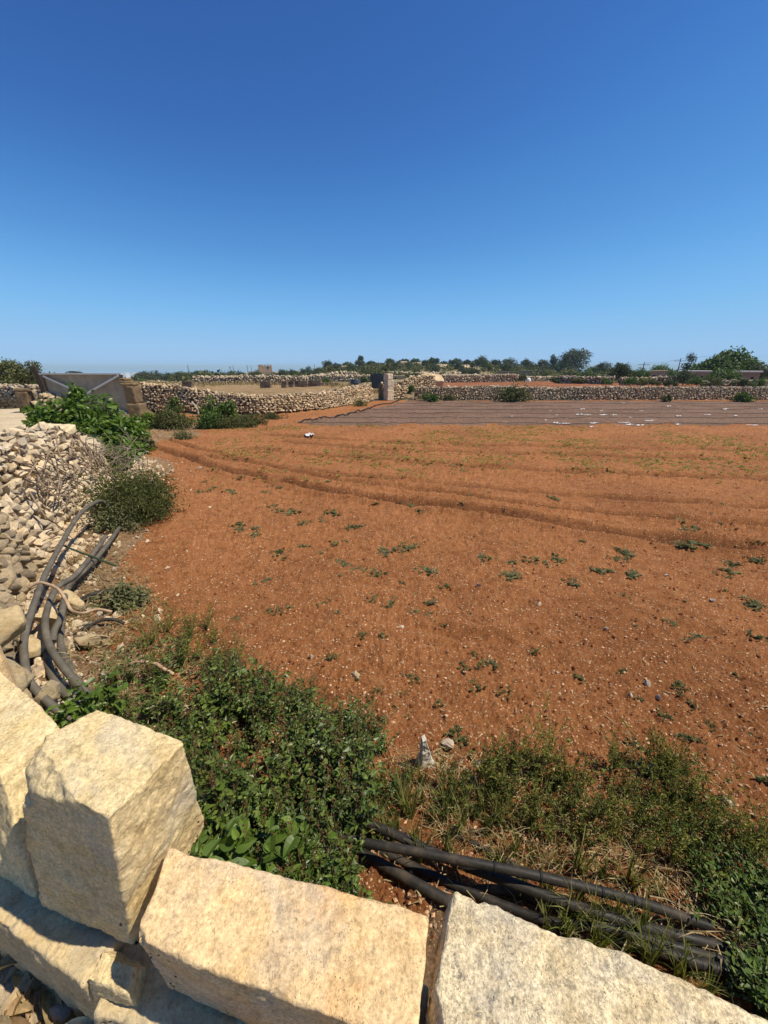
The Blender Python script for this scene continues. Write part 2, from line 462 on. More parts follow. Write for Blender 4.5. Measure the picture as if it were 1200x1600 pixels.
def soil_mat(name, cols, speck=1.0, bd=.012, green=0.0, wscale=1.0, furrow=False):
    m, nt, b = new_mat(name, .95, .12)
    tc = N(nt, "ShaderNodeTexCoord").outputs["Object"]
    big = tex(nt, 'noise', tc, .55 * wscale, 5, .6)
    mid = tex(nt, 'noise', tc, 7, 8, .75)
    fin = tex(nt, 'noise', tc, 60, 6, .8)
    c = ramp(nt, mid, [(.3, cols[0]), (.5, cols[1]), (.72, cols[2])])
    c = mixc(nt, 1.0, c, ramp(nt, big, [(.3, (.76, .72, .70)), (.5, (1, 1, 1)), (.7, (1.16, 1.16, 1.18))]), 'MULTIPLY')
    c = mixc(nt, 1.0, c, ramp(nt, fin, [(.3, .55), (.52, 1.0), (.75, 1.5)]), 'MULTIPLY')
    if furrow:                               # wheel ruts: moist packed soil, with the ruts' shade darkened into the colour
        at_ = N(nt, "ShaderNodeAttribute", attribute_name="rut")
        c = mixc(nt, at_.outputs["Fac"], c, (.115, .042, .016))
    if speck:
        vo = N(nt, "ShaderNodeTexVoronoi"); vo.inputs["Scale"].default_value = 30
        nt.links.new(tc, vo.inputs["Vector"])
        sep = N(nt, "ShaderNodeSeparateColor"); nt.links.new(vo.outputs["Color"], sep.inputs[0])
        mk = math_n(nt, 'MULTIPLY', ramp(nt, vo.outputs["Distance"], [(.13, 1.0), (.2, 0.0)]), ramp(nt, sep.outputs[0], [(.25, 0.0), (.3, speck)]))
        c = mixc(nt, mk, c, (.66, .47, .28))
        vo2 = N(nt, "ShaderNodeTexVoronoi"); vo2.inputs["Scale"].default_value = 70
        nt.links.new(tc, vo2.inputs["Vector"])
        sep2 = N(nt, "ShaderNodeSeparateColor"); nt.links.new(vo2.outputs["Color"], sep2.inputs[0])
        mk2 = math_n(nt, 'MULTIPLY', ramp(nt, vo2.outputs["Distance"], [(.15, 1.0), (.24, 0.0)]), ramp(nt, sep2.outputs[1], [(.35, 0.0), (.4, speck * .85)]))
        c = mixc(nt, mk2, c, (.58, .37, .19))
    if green:
        g1 = tex(nt, 'noise', tc, 2.2, 8, .8); g2 = tex(nt, 'noise', tc, .25, 3, .6)
        gm = math_n(nt, 'MULTIPLY', ramp(nt, g1, [(.5, 0.0), (.62, 1.0)]), ramp(nt, g2, [(.4, 0.0), (.6, green)]))
        c = mixc(nt, gm, c, (.13, .13, .045))
    nt.links.new(c, b.inputs["Base Color"])
    bump(nt, b, [(mid, .6, bd * 1.6), (fin, 1.0, bd * 1.4)])
    return m
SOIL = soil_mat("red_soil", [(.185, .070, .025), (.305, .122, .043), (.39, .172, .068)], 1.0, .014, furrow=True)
BANKM = soil_mat("littered_brown_soil", [(.17, .095, .045), (.27, .165, .085), (.38, .26, .15)], 1.0, .016)
PLOTM = soil_mat("tilled_soil", [(.120, .070, .046), (.172, .106, .072), (.23, .15, .105)], .5)
ROADM = soil_mat("pale_road_dust", [(.40, .31, .19), (.52, .42, .27), (.60, .50, .34)], .0, .004)
FARRED = soil_mat("far_red_soil", [(.24, .092, .04), (.29, .115, .05), (.34, .15, .07)], 0, .05)
PALEM = soil_mat("dry_stubble", [(.26, .16, .07), (.36, .24, .12), (.42, .30, .16)], 0, .06, .35)
TERR = soil_mat("dry_terrain", [(.20, .15, .075), (.30, .23, .12), (.38, .30, .17)], 0, .08, .9, .1)
def region(name, mask, mat, smooth=True):
    q = Q[mask]
    u, inv = np.unique(q.ravel(), return_inverse=True)
    me = mesh_np(name, V[u], [inv.reshape(-1, 4)], smooth, [mat])
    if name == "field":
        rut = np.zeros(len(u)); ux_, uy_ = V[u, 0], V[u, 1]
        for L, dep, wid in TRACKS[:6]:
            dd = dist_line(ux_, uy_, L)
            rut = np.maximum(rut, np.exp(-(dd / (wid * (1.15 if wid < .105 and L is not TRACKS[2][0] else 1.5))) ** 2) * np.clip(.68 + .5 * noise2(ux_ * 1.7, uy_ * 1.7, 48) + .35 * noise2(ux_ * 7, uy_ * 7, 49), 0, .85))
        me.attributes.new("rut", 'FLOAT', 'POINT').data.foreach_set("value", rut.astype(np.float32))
    put(name, me, kind='structure')
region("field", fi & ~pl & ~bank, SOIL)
region("bank", bank, BANKM)
region("planted_plot", pl, PLOTM)
region("road", rd, ROADM)
region("far_field", fr, FARRED)
region("stubble_field", fp, PALEM)
region("terrain", rest, TERR)
# the ground behind the camera and outside the fan of the grid
bk = Geo()
for (a0, a1, b0, b1, za, zb_) in ((-40, 40, -40, .11, .695, .695), (-900, -40, -300, 900, -30, -1.4), (40, 900, -300, 900, -1.4, -30), (-40, 40, -300, -40, .3, .3)):
    bk.add([(a0, b0, za), (a1, b0, zb_), (a1, b1, zb_), (a0, b1, za)], Q=[(0, 1, 2, 3)])
DIRTM = soil_mat("roadside_dirt", [(.22, .145, .07), (.32, .22, .11), (.42, .30, .16)], 0, .01)
me_ = bk.mesh("ground", DIRTM); me_.materials.append(TERR)
for i_ in (1, 2, 3): me_.polygons[i_].material_index = 1
put("ground", me_, kind='structure')
SEAM, nt_, b_ = new_mat("sea_water", .06, .5)
b_.inputs["Base Color"].default_value = (.05, .12, .19, 1)
put("sea", Geo().add([(-40000, 700, -22), (40000, 700, -22), (40000, 45000, -22), (-40000, 45000, -22)], Q=[(0, 1, 2, 3)]).mesh("sea", SEAM), kind='structure')
# ---------------------------------------------------------------- stones
def ico(sub):
    bm = bmesh.new(); bmesh.ops.create_icosphere(bm, subdivisions=sub, radius=1.0)
    V = np.array([v.co[:] for v in bm.verts]); F = np.array([[v.index for v in f.verts] for f in bm.faces]); bm.free()
    return V, F
ICO = {1: ico(1), 2: ico(2), 3: ico(3), 4: ico(4)}
def rock_np(seed, sub=2, cuts=11, rough=.05, boxy=.25):
    r = np.random.RandomState(seed)
    V, F = ICO[sub]; V = V.copy()
    V = np.sign(V) * np.abs(V) ** (1 - boxy)
    V /= np.abs(V).max(0)
    for k in range(cuts):
        n = r.normal(size=3); n /= np.linalg.norm(n)
        d = r.uniform(.42, .88)
        t = V @ n - d
        V = V - np.where(t > 0, t, 0)[:, None] * n
    V = V + rough * np.stack([noise3(V * 2.3 + 7 * k + seed, seed + k) for k in range(3)], 1)
    if sub >= 3: V = V + rough * .5 * np.stack([noise3(V * 6 + 7 * k + seed, seed + k) for k in range(3)], 1)
    return V / np.abs(V).max(0) * .5, F
def rock_mesh(name, seed, mat, sub=2, cuts=9, rough=.06, sharp=38, boxy=.35):
    V, F = rock_np(seed, sub, cuts, rough, boxy)
    return Geo().add(V, F).mesh(name, mat, True, sharp)

RUBBLE = limestone("rubble_limestone", (.54, .43, .28), (.27, .21, .135), (.58, .38, .18), 1.3, .6, .48, bd=.012, pits=.4, warm_amt=.35)
RUBBLE_S = limestone("rubble_limestone_joined", (.66, .54, .37), (.43, .34, .21), (.58, .38, .19), 1.3, .3, .42, island=True, bd=.012, pits=.3, warm_amt=.4)
RUBBLE_G = limestone("grey_rubble_limestone", (.52, .43, .30), (.26, .20, .13), (.42, .28, .15), 1.3, .8, .45, island=True, bd=.015, pits=.3, warm_amt=.3)
RUBBLE_M = limestone("tan_rubble_limestone", (.58, .45, .28), (.34, .25, .14), (.54, .33, .15), 1.3, .5, .42, bd=.012, pits=.4, warm_amt=.5)
RUBBLE_MS = limestone("tan_rubble_limestone_joined", (.58, .45, .28), (.36, .26, .15), (.54, .33, .15), 1.3, .3, .45, island=True, bd=.012, pits=.3, warm_amt=.5)
COREM = flat_mat("wall_core_earth", (.20, .14, .085), .95, .1, .35, 5, .03)
BLOCK_A = limestone("cream_limestone", (.76, .59, .31), (.58, .43, .20), (.64, .45, .17), 2.6, .35, .0, bd=.0045, pits=.75, mott=.6, warm_amt=.5, coord="Generated" if False else "Object")
BLOCK_B = limestone("orange_limestone", (.76, .54, .28), (.66, .44, .20), (.72, .40, .15), 2.4, .15, .0, bd=.0038, pits=.7, mott=.7, warm_amt=.85)
BLOCK_C = limestone("pale_speckled_limestone", (.76, .62, .38), (.52, .40, .22), (.62, .44, .20), 3.0, .9, .0, bd=.005, pits=.9, warm_amt=.4, mott=1.0)
BLOCK_E = limestone("brown_limestone", (.60, .47, .26), (.42, .31, .16), (.50, .33, .14), 2.2, .35, .0, bd=.004, pits=.6, warm_amt=.5)

def block_np(C, step=.007, seed=0, rnd=.012, amp=(.007, .004, .0016), cuts=(), streak=None):
    """a quarried block from 8 corners (bottom 4 then top 4, both counter-clockwise from far left)"""
    C = np.asarray(C, float)
    L = [np.linalg.norm(C[1] - C[0]) + np.linalg.norm(C[5] - C[4]), np.linalg.norm(C[3] - C[0]) + np.linalg.norm(C[7] - C[4]), np.linalg.norm(C[4] - C[0]) + np.linalg.norm(C[6] - C[2])]
    L = np.array(L) / 2
    n = np.maximum((L / step).astype(int), 3)
    P = []; Q = []; off = 0
    for ax in range(3):
        a, b = [k for k in range(3) if k != ax]
        for side in (0, 1):
            ga, gb = np.meshgrid(np.linspace(0, 1, n[a] + 1), np.linspace(0, 1, n[b] + 1), indexing='ij')
            p = np.zeros((ga.size, 3)); p[:, a] = ga.ravel(); p[:, b] = gb.ravel(); p[:, ax] = side
            i = (np.arange(n[a])[:, None] * (n[b] + 1) + np.arange(n[b])[None, :]).ravel()
            q = np.stack([i, i + n[b] + 1, i + n[b] + 2, i + 1], 1)
            if (side == 0) ^ (ax == 1): q = q[:, ::-1]
            P.append(p); Q.append(q + off); off += len(p)
    P = np.concatenate(P); Q = np.concatenate(Q)
    key = np.round(P * 1e5).astype(np.int64)
    u, idx, inv = np.unique(key, axis=0, return_index=True, return_inverse=True)
    P = P[idx]; Q = inv.ravel()[Q]
    # rounded edges in real size
    M = (P - .5) * L; h = L / 2
    r = rnd * (1 + .7 * noise3(M * 14, seed + 50))[:, None]
    core = np.clip(M, -(h - r), h - r)
    d = M - core; ln = np.linalg.norm(d, axis=1)[:, None]
    nrm = np.where(ln > 1e-9, d / np.maximum(ln, 1e-9), 0)
    face = np.where(np.abs(np.abs(M) - h) < 1e-6, np.sign(M), 0.0)
    fn = face / np.maximum(np.linalg.norm(face, axis=1)[:, None], 1e-9)
    nd = np.where((np.count_nonzero(face, axis=1) == 1)[:, None], np.where(ln > r * .999, nrm, fn), fn)
    M2 = core + np.where(ln > 1e-9, nrm * np.minimum(ln, r), 0)
    P2 = M2 / L + .5
    u_, v_, w_ = P2[:, 0:1], 1 - P2[:, 1:2], P2[:, 2:3]     # v=0 at the far edge
    v_ = P2[:, 1:2]
    bot = (C[0] * (1 - u_) + C[1] * u_) * (1 - v_) + (C[3] * (1 - u_) + C[2] * u_) * v_
    top = (C[4] * (1 - u_) + C[5] * u_) * (1 - v_) + (C[7] * (1 - u_) + C[6] * u_) * v_
    W = bot * (1 - w_) + top * w_
    ex = C[1] - C[0]; ey = C[3] - C[0]; ez = C[4] - C[0]
    B = np.stack([ex / np.linalg.norm(ex), ey / np.linalg.norm(ey), ez / np.linalg.norm(ez)])
    wn_ = nd @ B; wn_ /= np.maximum(np.linalg.norm(wn_, axis=1)[:, None], 1e-9)
    dsp = amp[0] * noise3(W * 9, seed) + amp[1] * noise3(W * 28, seed + 1) + amp[2] * noise3(W * 90, seed + 2) + amp[2] * .6 * noise3(W * 190, seed + 3)
    W = W + wn_ * dsp[:, None]
    for (pt, nn, am) in cuts:                    # fractured corners
        nn = np.asarray(nn, float); nn /= np.linalg.norm(nn)
        t = (W - np.asarray(pt)) @ nn
        Wp = W - t[:, None] * nn
        lim = am * (noise3(Wp * 10, seed + 7) + .6 * noise3(Wp * 27, seed + 8) + .35 * noise3(Wp * 70, seed + 9))
        W = np.where((t > lim)[:, None], Wp + lim[:, None] * nn, W)
    if streak is not None:                       # saw and pick marks on one face
        nn, dirv, am = streak
        k = np.clip(wn_ @ np.asarray(nn) - .55, 0, .4) / .4
        dv = np.asarray(dirv, float); dv /= np.linalg.norm(dv)
        W3 = W - (W @ dv)[:, None] * dv * .86
        W = W + np.asarray(nn) * (am * k * (noise3(W3 * 75, seed + 20) + .7 * noise3(W3 * 150, seed + 21)))[:, None]
    return W, Q
def hexa(top, bot):
    """top and bottom quads: far left, far right, near right, near left"""
    return [*bot, *top]
def block(parent, origin, name, C, mat, **kw):
    W, Q = block_np(C, **kw)
    # outward winding
    W0 = W - np.asarray(origin)
    c = W.mean(0); q = Q
    nn = np.cross(W[q[:, 1]] - W[q[:, 0]], W[q[:, 3]] - W[q[:, 0]])
    fc = W[q].mean(1) - c
    flip = (nn * fc).sum(1) < 0
    q = np.where(flip[:, None], q[:, ::-1], q)
    return put(name, Geo().add(W0, Q=q).mesh(name, mat, True), parent)

# ---------------------------------------------------------------- the wall at our feet
org = (-.3, .45, .7)
near_wall = empty("block_wall", "low wall of big cut cream limestone blocks in the foreground with one block tipped on top", "wall", org)
def A3(px, py, z): return np.array(at(px, py, z))
def chip3(a, b, c, am):
    n = np.cross(b - a, c - a); n = n if n[2] > 0 else -n
    return ((a + b + c) / 3, n, am)
# the tall tipped block
T1, T2, T3, T4 = A3(152, 1104, 1.45), A3(288, 1158, 1.45), A3(172, 1280, 1.45), A3(-8, 1192, 1.45)
B1 = T1 + (-.05, .06, -.42); B2 = A3(322, 1292, 1.04); B3 = A3(208, 1478, .985); B4 = A3(66, 1418, .965)
block(near_wall, org, "stone_block", hexa((T1, T2, T3, T4), (B1, B2, B3, B4)), BLOCK_A, seed=3, step=.0045, rnd=.006, amp=(.004, .0032, .0018),
      cuts=[chip3(A3(92, 1193, 1.45), A3(156, 1283, 1.45), A3(26, 1292, 1.315), .015), (A3(30, 1300, 1.3), (-.9, -.2, .2), .012), (A3(296, 1176, 1.43), (.75, .1, .62), .005)],
      streak=((.86, -.45, 0), (.25, .25, .9), .0042))
# the orange flat slab
T = (A3(262, 1322, 1.20), A3(672, 1428, 1.20), A3(648, 1640, 1.195), A3(206, 1470, 1.185))
Bq = (T[0] + (0, .02, -.24), T[1] + (0, .02, -.24), T[2] + (-.01, .02, -.26), T[3] + (.01, .02, -.24))
block(near_wall, org, "stone_block", hexa(T, Bq), BLOCK_B, seed=11, step=.0045, rnd=.007, amp=(.005, .003, .0014),
      cuts=[(A3(345, 1548, 1.19), (-.30, -.85, .42), .020), (A3(465, 1592, 1.19), (-.12, -.93, .35), .022), (A3(668, 1436, 1.19), (.8, .45, .3), .006)])
# the pale speckled slab that runs out of the picture
T = (A3(706, 1382, 1.215), A3(1240, 1606, 1.215), np.array((.62, .05, 1.2)), A3(652, 1628, 1.20))
Bq = tuple(t + np.array((.0, .015, -.30)) for t in T)
block(near_wall, org, "stone_block", hexa(T, Bq), BLOCK_C, seed=21, step=.005, rnd=.012, amp=(.008, .0045, .002),
      cuts=[(A3(765, 1408, 1.21), (.25, .95, .3), .012), (A3(690, 1500, 1.2), (-.96, -.05, .22), .018)])
# the one under the left edge
T = (np.array((-1.42, 1.10, 1.24)), A3(92, 1132, 1.25), A3(2, 1212, 1.25), np.array((-1.36, .80, 1.24)))
Bq = (T[0] + (0, 0, -.3), T[1] + (.03, .01, -.32), A3(58, 1415, .96), np.array((-1.34, .72, .94)))
block(near_wall, org, "stone_block", hexa(T, Bq), BLOCK_A, seed=31, step=.006, rnd=.011, amp=(.006, .004, .0018), streak=((.7, -.7, 0), (.2, .3, .9), .003))
# lower course
def plan_block(pl, z0, z1, mat, **kw):
    block(near_wall, org, "stone_block", hexa([np.array((*p, z1)) for p in pl], [np.array((*p, z0)) for p in pl]), mat, **kw)
e1 = A3(150, 1497, .97); e0 = A3(-60, 1320, .97); n1 = A3(130, 1542, .965); n0 = A3(-60, 1388, .965)
plan_block([(e0[0] + .05, e0[1] + .18), (e1[0] + .10, e1[1] + .16), (n1[0], n1[1]), (n0[0] - .03, n0[1])], .66, .968, BLOCK_E, seed=41, step=.005, rnd=.007, amp=(.006, .004, .002),
           cuts=[(n1 + (.02, .0, -.02), (.7, -.5, .35), .02)])
f0 = A3(158, 1482, .99); f1 = A3(212, 1508, .99); f2 = A3(200, 1556, .985); f3 = A3(132, 1532, .985)
block(near_wall, org, "stone_block", hexa((f0, f1, f2, f3), (f0 + (-.01, .05, -.14), f1 + (.02, .05, -.14), f2 + (.02, 0, -.16), f3 + (-.01, 0, -.14))), BLOCK_A, seed=51, step=.004, rnd=.008, amp=(.006, .004, .002))
g0 = A3(190, 1540, .95); g1 = A3(330, 1625, .95)
plan_block([(g0[0] - .05, g0[1] + .13), (g1[0] + .35, g1[1] + .09), (g1[0] + .34, g1[1] - .05), (g0[0] - .045, g0[1] - .035)], .66, .93, BLOCK_E, seed=61, step=.006, rnd=.012, amp=(.009, .005, .002))
plan_block([(-.62, .62), (.10, .42), (.08, .36), (-.6, .5)], .2, .93, BLOCK_E, seed=71, step=.02, rnd=.02)
plan_block([(.10, .42), (1.5, .08), (1.45, -.14), (.09, .2)], .2, .89, BLOCK_E, seed=72, step=.02, rnd=.02)
plan_block([(-1.36, 1.02), (-.66, .66), (-.70, .53), (-1.33, .80)], .2, .93, BLOCK_E, seed=73, step=.02, rnd=.02)
# further blocks of the same wall beyond the frame
plan_block([(.69, .30), (1.36, .08), (1.28, -.16), (.66, .03)], .9, 1.19, BLOCK_C, seed=74, step=.012, rnd=.014)
plan_block([(1.39, .07), (2.05, -.15), (1.98, -.38), (1.32, -.17)], .9, 1.22, BLOCK_A, seed=75, step=.012, rnd=.014)
plan_block([(-2.0, 1.62), (-1.46, 1.18), (-1.52, .92), (-2.06, 1.32)], .6, 1.2, BLOCK_B, seed=76, step=.012, rnd=.014)

# ---------------------------------------------------------------- dry stone walls
def rubble_wall(name, label, path, size, nparts, seed, mat_part, mat_join, thick=.5, batter=.18, joined_only=False, sub=2, top=True, depth=1.0, side=1, group=None, jit=.32, core_in=.17, gap=.94, nrock=9, cut_range=(11, 17)):
    """path: (x, y, z at the foot, z at the top); the visible face is on the right of its direction"""
    rng = np.random.RandomState(seed)
    P = np.array(path, float)
    o = np.array((P[0, 0], P[0, 1], P[0, 2]))
    root = empty(name, label, "wall", tuple(o), group)
    seg = np.hypot(np.diff(P[:, 0]), np.diff(P[:, 1])); cum = np.concatenate([[0], np.cumsum(seg)])
    def pos(s):
        i = min(max(np.searchsorted(cum, s) - 1, 0), len(seg) - 1)
        t = (s - cum[i]) / seg[i]
        p = P[i] * (1 - t) + P[i + 1] * t
        d = (P[i + 1, :2] - P[i, :2]) / seg[i]
        return p, d, np.array((d[1], -d[0])) * side
    stones = []
    hmax = max(P[:, 3] - P[:, 2]); ch = size * .72
    nc = int(hmax / ch) + 1
    for c in range(nc):
        s = rng.uniform(-.5, 0) * size
        while s < cum[-1]:
            w = size * (.42 + 2.1 * rng.beta(1.1, 2.4)) * (1.1 if c < 2 else 1)
            p, d, n = pos(min(s + w / 2, cum[-1]))
            hh = ch * rng.uniform(.8, 1.3)
            z = p[2] + (c + .5) * ch + rng.normal() * ch * .16
            if z < p[3] + ch * .1 and s > -.3 * size:
                f = (z - p[2]) / max(p[3] - p[2], .2)
                back = batter * f - rng.uniform(-.25, .55) * size * .28
                stones.append((p[0] - n[0] * back, p[1] - n[1] * back, z, w * gap, size * rng.uniform(.8, 1.4) * depth, hh * gap * 1.12, math.atan2(d[1], d[0])))
            s += w
    if top:
        s = 0
        while s < cum[-1]:
            p, d, n = pos(s)
            w = size * rng.uniform(.8, 1.8)
            b = batter + rng.uniform(-.05, 1.0) * thick
            stones.append((p[0] - n[0] * b, p[1] - n[1] * b, p[3] + rng.uniform(-.4, .35) * ch, w, w * rng.uniform(.7, 1.1), ch * rng.uniform(.7, 1.3), rng.uniform(0, 6.28)))
            s += size * .42
    S = np.array(stones)
    key = np.hypot(S[:, 0], S[:, 1]); order = np.argsort(key)
    npart = 0 if joined_only else min(nparts, len(S))
    V_, F_ = [], []
    rocks = [rock_np(seed * 100 + k, sub, rng.randint(*cut_range), .03, .12) for k in range(nrock)]
    meshes = [Geo().add(v, f).mesh("stone", mat_part, True, 36) for v, f in rocks] if npart else []
    g = Geo()
    small = [rock_np(seed * 100 + 50 + k, 1, 7, .05) for k in range(8)]
    for j, i in enumerate(order):
        x, y, z, w, dp, h, a = S[i]
        e = (rng.normal() * jit, rng.normal() * jit, a + rng.normal() * jit * .7 + (math.pi if rng.rand() < .5 else 0))
        if j < npart:
            put("stone", meshes[rng.randint(len(meshes))], root, (x - o[0], y - o[1], z - o[2]), rot=e, scale=(w, dp, h))
        else:
            v, f = small[rng.randint(len(small))]
            R = np.array(Euler(e).to_matrix())
            g.add((v * (w, dp, h)) @ R.T + (x - o[0], y - o[1], z - o[2]), f)
    if g.V:
        put("rubble_fill", g.mesh("rubble_fill", mat_join, False), root, kind='stuff')
    # earth and small stone between the two faces
    cg = Geo(); ring = []
    for k in range(len(P)):
        p, d, n = pos(min(max(cum[k], 1e-4), cum[-1] - 1e-4))
        if 0 < k < len(P) - 1:
            _, d2, n2 = pos(cum[k] + 1e-3); n = (n + n2) / np.linalg.norm(n + n2)
        q = []
        for off, zz in ((core_in, p[2] - .15), (core_in + batter, p[3] - .06), (core_in + batter + thick, p[3] - .06), (core_in + batter + thick, p[2] - .4)):
            q.append((p[0] - n[0] * off - o[0], p[1] - n[1] * off - o[1], zz - o[2]))
        ring.append(q)
    R_ = np.array(ring).reshape(-1, 3); Qc = []
    for k in range(len(P) - 1):
        for e in range(4):
            e2 = (e + 1) % 4
            Qc.append((k * 4 + e, k * 4 + e2, (k + 1) * 4 + e2, (k + 1) * 4 + e))
    m = (len(P) - 1) * 4
    Qc += [(0, 3, 2, 1), (m, m + 1, m + 2, m + 3)]
    put("core", cg.add(R_, Q=Qc).mesh("core", COREM), root)
    return root

# the collapsing wall that holds the road on the left (the face looks to the field)
rubble_wall("rubble_wall", "sunlit dry stone wall of pale rubble below the pale road, beside the curved black pipes",
            [(-1.9, 1.5, .0, 1.0), (-2.55, 2.15, .0, 1.02), (-3.55, 3.15, .02, 1.20), (-4.35, 4.7, .03, 1.27), (-5.0, 6.3, .04, 1.30), (-5.25, 7.1, .05, 1.02)],
            .125, 340, 5, RUBBLE, RUBBLE_S, thick=.5, batter=.34, sub=2, jit=.6, depth=1.1, nrock=16, core_in=.26, gap=.9)
# boulders tumbled at its foot
BOULM = limestone('boulder_limestone', (.62, .49, .28), (.42, .31, .17), (.54, .35, .15), 2.6, .4, .2, bd=.006, pits=.6)
BOULD = [rock_mesh("boulder", 900 + k, BOULM, 4, 15, .05, 50, .3) for k in range(3)]
def boulder(px, py, z, w, d, h, k, rot, label):
    p = at(px, py, z)
    put("boulder", BOULD[k], None, tuple(p), label, "stone", None, None, rot, (w, d, h))
boulder(-14, 990, .60, .38, .32, .30, 0, (.2, .1, .5), "smooth cream boulder at the left edge, upper of two behind the curved pipes")
boulder(6, 1064, .50, .36, .30, .27, 1, (-.1, .15, .2), "rounded cream boulder just above the corner of the block wall, left of the pipes")
boulder(52, 1010, .25, .22, .2, .16, 2, (.1, .3, 1.2), "small flat pale stone under the curved black pipes")
boulder(75, 965, .28, .24, .18, .18, 0, (.5, .3, 2.2), "pale angular stone between the two left curved pipes")
boulder(112, 940, .22, .22, .18, .16, 1, (.2, .6, .4), "pale stone leaning behind the right curved pipe")
boulder(140, 1000, .12, .3, .2, .14, 2, (.2, .1, 2.6), "half hidden pale stone among weeds right of the curved pipes")
boulder(78, 1085, .28, .16, .14, .14, 2, (.2, .9, .6), "small brown stone wedged below the pipe bend")
p = at(78, 668, 1.22)
slab = block_np(hexa([np.array(q) for q in ((-.36, .2, .06), (.38, .1, .04), (.42, -.18, -.03), (-.28, -.2, -.02))], [np.array(q) for q in ((-.36, .2, -.1), (.38, .1, -.1), (.42, -.18, -.14), (-.28, -.2, -.12))]), step=.03, seed=5, rnd=.02)
put("slab_stone", Geo().add(slab[0], Q=slab[1]).mesh("slab_stone", BLOCK_C, True), None, tuple(p), "flat pale slab lying on the far end of the rubble wall beside the vine", "stone")

# middle wall along the field, bending away to the far corner
rubble_wall("field_wall", "long dry stone wall along the left edge of the red field, curving away behind the green bushes",
            [(-12.1, 19.7, .15, 1.45), (-10.2, 19.5, .15, 1.3), (-8.4, 19.2, .15, 1.02), (-6.0, 18.9, .12, .85), (-4.6, 20.0, .1, .84), (-3.3, 21.4, .08, .86), (-1.9, 24.4, .05, .95), (-.75, 27.3, .03, 1.15)],
            .145, 290, 7, RUBBLE_M, RUBBLE_MS, thick=.5, batter=.15, sub=2, jit=.45)
rubble_wall("field_wall", "short dry stone wall piece between the pale gatepost pillar and the gap at the far corner",
            [(.05, 28.2, .05, 1.12), (1.0, 28.9, .05, 1.0), (1.7, 29.6, .05, .85)], .18, 60, 8, RUBBLE_M, RUBBLE_MS, thick=.5, batter=.1, sub=2, jit=.45)
rubble_wall("field_wall", "dry stone wall climbing past the far corner to the big pale rock mound",
            [(1.7, 34.5, .15, 1.0), (2.9, 35.5, .2, 1.35), (4.6, 36.5, .2, 1.5)], .22, 60, 9, RUBBLE_M, RUBBLE_MS, thick=.6, batter=.1, sub=2, jit=.45)
rubble_wall("field_wall", "long low shaded dry stone wall across the far end of the ploughed plot",
            [(2.2, 28.0, .0, .80), (8, 28.1, .0, .90), (12, 28.15, .0, .78), (16, 28.2, .0, .86), (24, 28.3, .0, .80), (34, 28.6, .0, .88), (48, 29, 0, .85)],
            .15, 270, 10, RUBBLE, RUBBLE_G, thick=.55, batter=.12, sub=1, jit=.5)
rubble_wall("field_wall", "low dry stone wall beside the road left of the metal gate, below the olive green trees",
            [(-22, 21.5, .45, 1.3), (-17.5, 19.6, .45, 1.28), (-13.9, 18.2, .45, 1.2)], .2, 120, 12, RUBBLE, RUBBLE_G, thick=.5, batter=.1, sub=1, jit=.4)
# ---------------------------------------------------------------- gate and piers
GALV = flat_mat("weathered_galvanised_sheet", (.25, .225, .18), .8, .12, .28, 3.0, .004)
RUST = flat_mat("rusty_angle_iron", (.13, .085, .06), .8, .3, .4, 20)
PALEST = flat_mat("pale_steel", (.52, .51, .48), .5, .5, .15, 10)
WOODM = flat_mat("old_dark_wood", (.045, .034, .026), .9, .2, .4, 14, .006)
gl, gr_ = atY(66, 583, 15.5), atY(191, 583, 15.1)
gb = atY(207, 646, 15.1)
O = np.array((gl.x, gl.y, .5))
ux = np.array((gr_.x - gl.x, gr_.y - gl.y, 0)); GW = np.linalg.norm(ux); ux /= GW
uz = np.array((0, 0, 1.0)); uy = np.array((ux[1], -ux[0], 0))     # uy towards us
GH = gl.z - .5
gate = empty("metal_gate", "weathered grey sheet metal gate with a crossed brace standing behind the green vine", "gate", tuple(O))
def gpt(u, v, w=0.0): return ux * u * GW + uz * v * GH + uy * w
def gbar(name, p, q, wid, mat, w0=.02, w1=.05):
    p = np.array(p, float); q = np.array(q, float)
    d = (q - p) * (GW, GH); d /= np.linalg.norm(d); n = np.array((-d[1], d[0])) * wid / 2 / np.array((GW, GH))
    c = [gpt(*(p - n), w0), gpt(*(p + n), w0), gpt(*(q + n), w0), gpt(*(q - n), w0), gpt(*(p - n), w1), gpt(*(p + n), w1), gpt(*(q + n), w1), gpt(*(q - n), w1)]
    put(name, Geo().add(c, Q=[(0, 1, 2, 3), (7, 6, 5, 4), (0, 4, 5, 1), (1, 5, 6, 2), (2, 6, 7, 3), (3, 7, 4, 0)]).mesh(name, mat), gate)
n_ = 40                                          # slightly buckled sheet
us = np.linspace(0, 1, n_ + 1); vs = np.linspace(0.02, .99, 14)
SV = np.array([gpt(u, v, .012 * math.sin(u * 37) * math.sin(v * 6) + .018 * math.sin(u * 9 + 1) * (v - .5)) for u in us for v in vs])
SQ = [(i * 14 + j, (i + 1) * 14 + j, (i + 1) * 14 + j + 1, i * 14 + j + 1) for i in range(n_) for j in range(13)]
SV2 = SV - uy * .012
put("sheet", Geo().add(SV, Q=SQ).add(SV2, Q=[q[::-1] for q in SQ]).mesh("sheet", GALV, True), gate)
gbar("top_rail", (-.01, .985), (1.01, .985), .05, PALEST, .0, .13)
gbar("bottom_rail", (0, .03), (1.0, .03), .06, RUST, .028, .07)
gbar("side_rail", (.0, .0), (.0, .95), .08, RUST, .03, .07)
gbar("side_rail", (1.0, .0), (1.0, .95), .06, RUST, .03, .07)
gbar("brace", (.03, .93), (.97, .02), .065, PALEST, .078, .11)
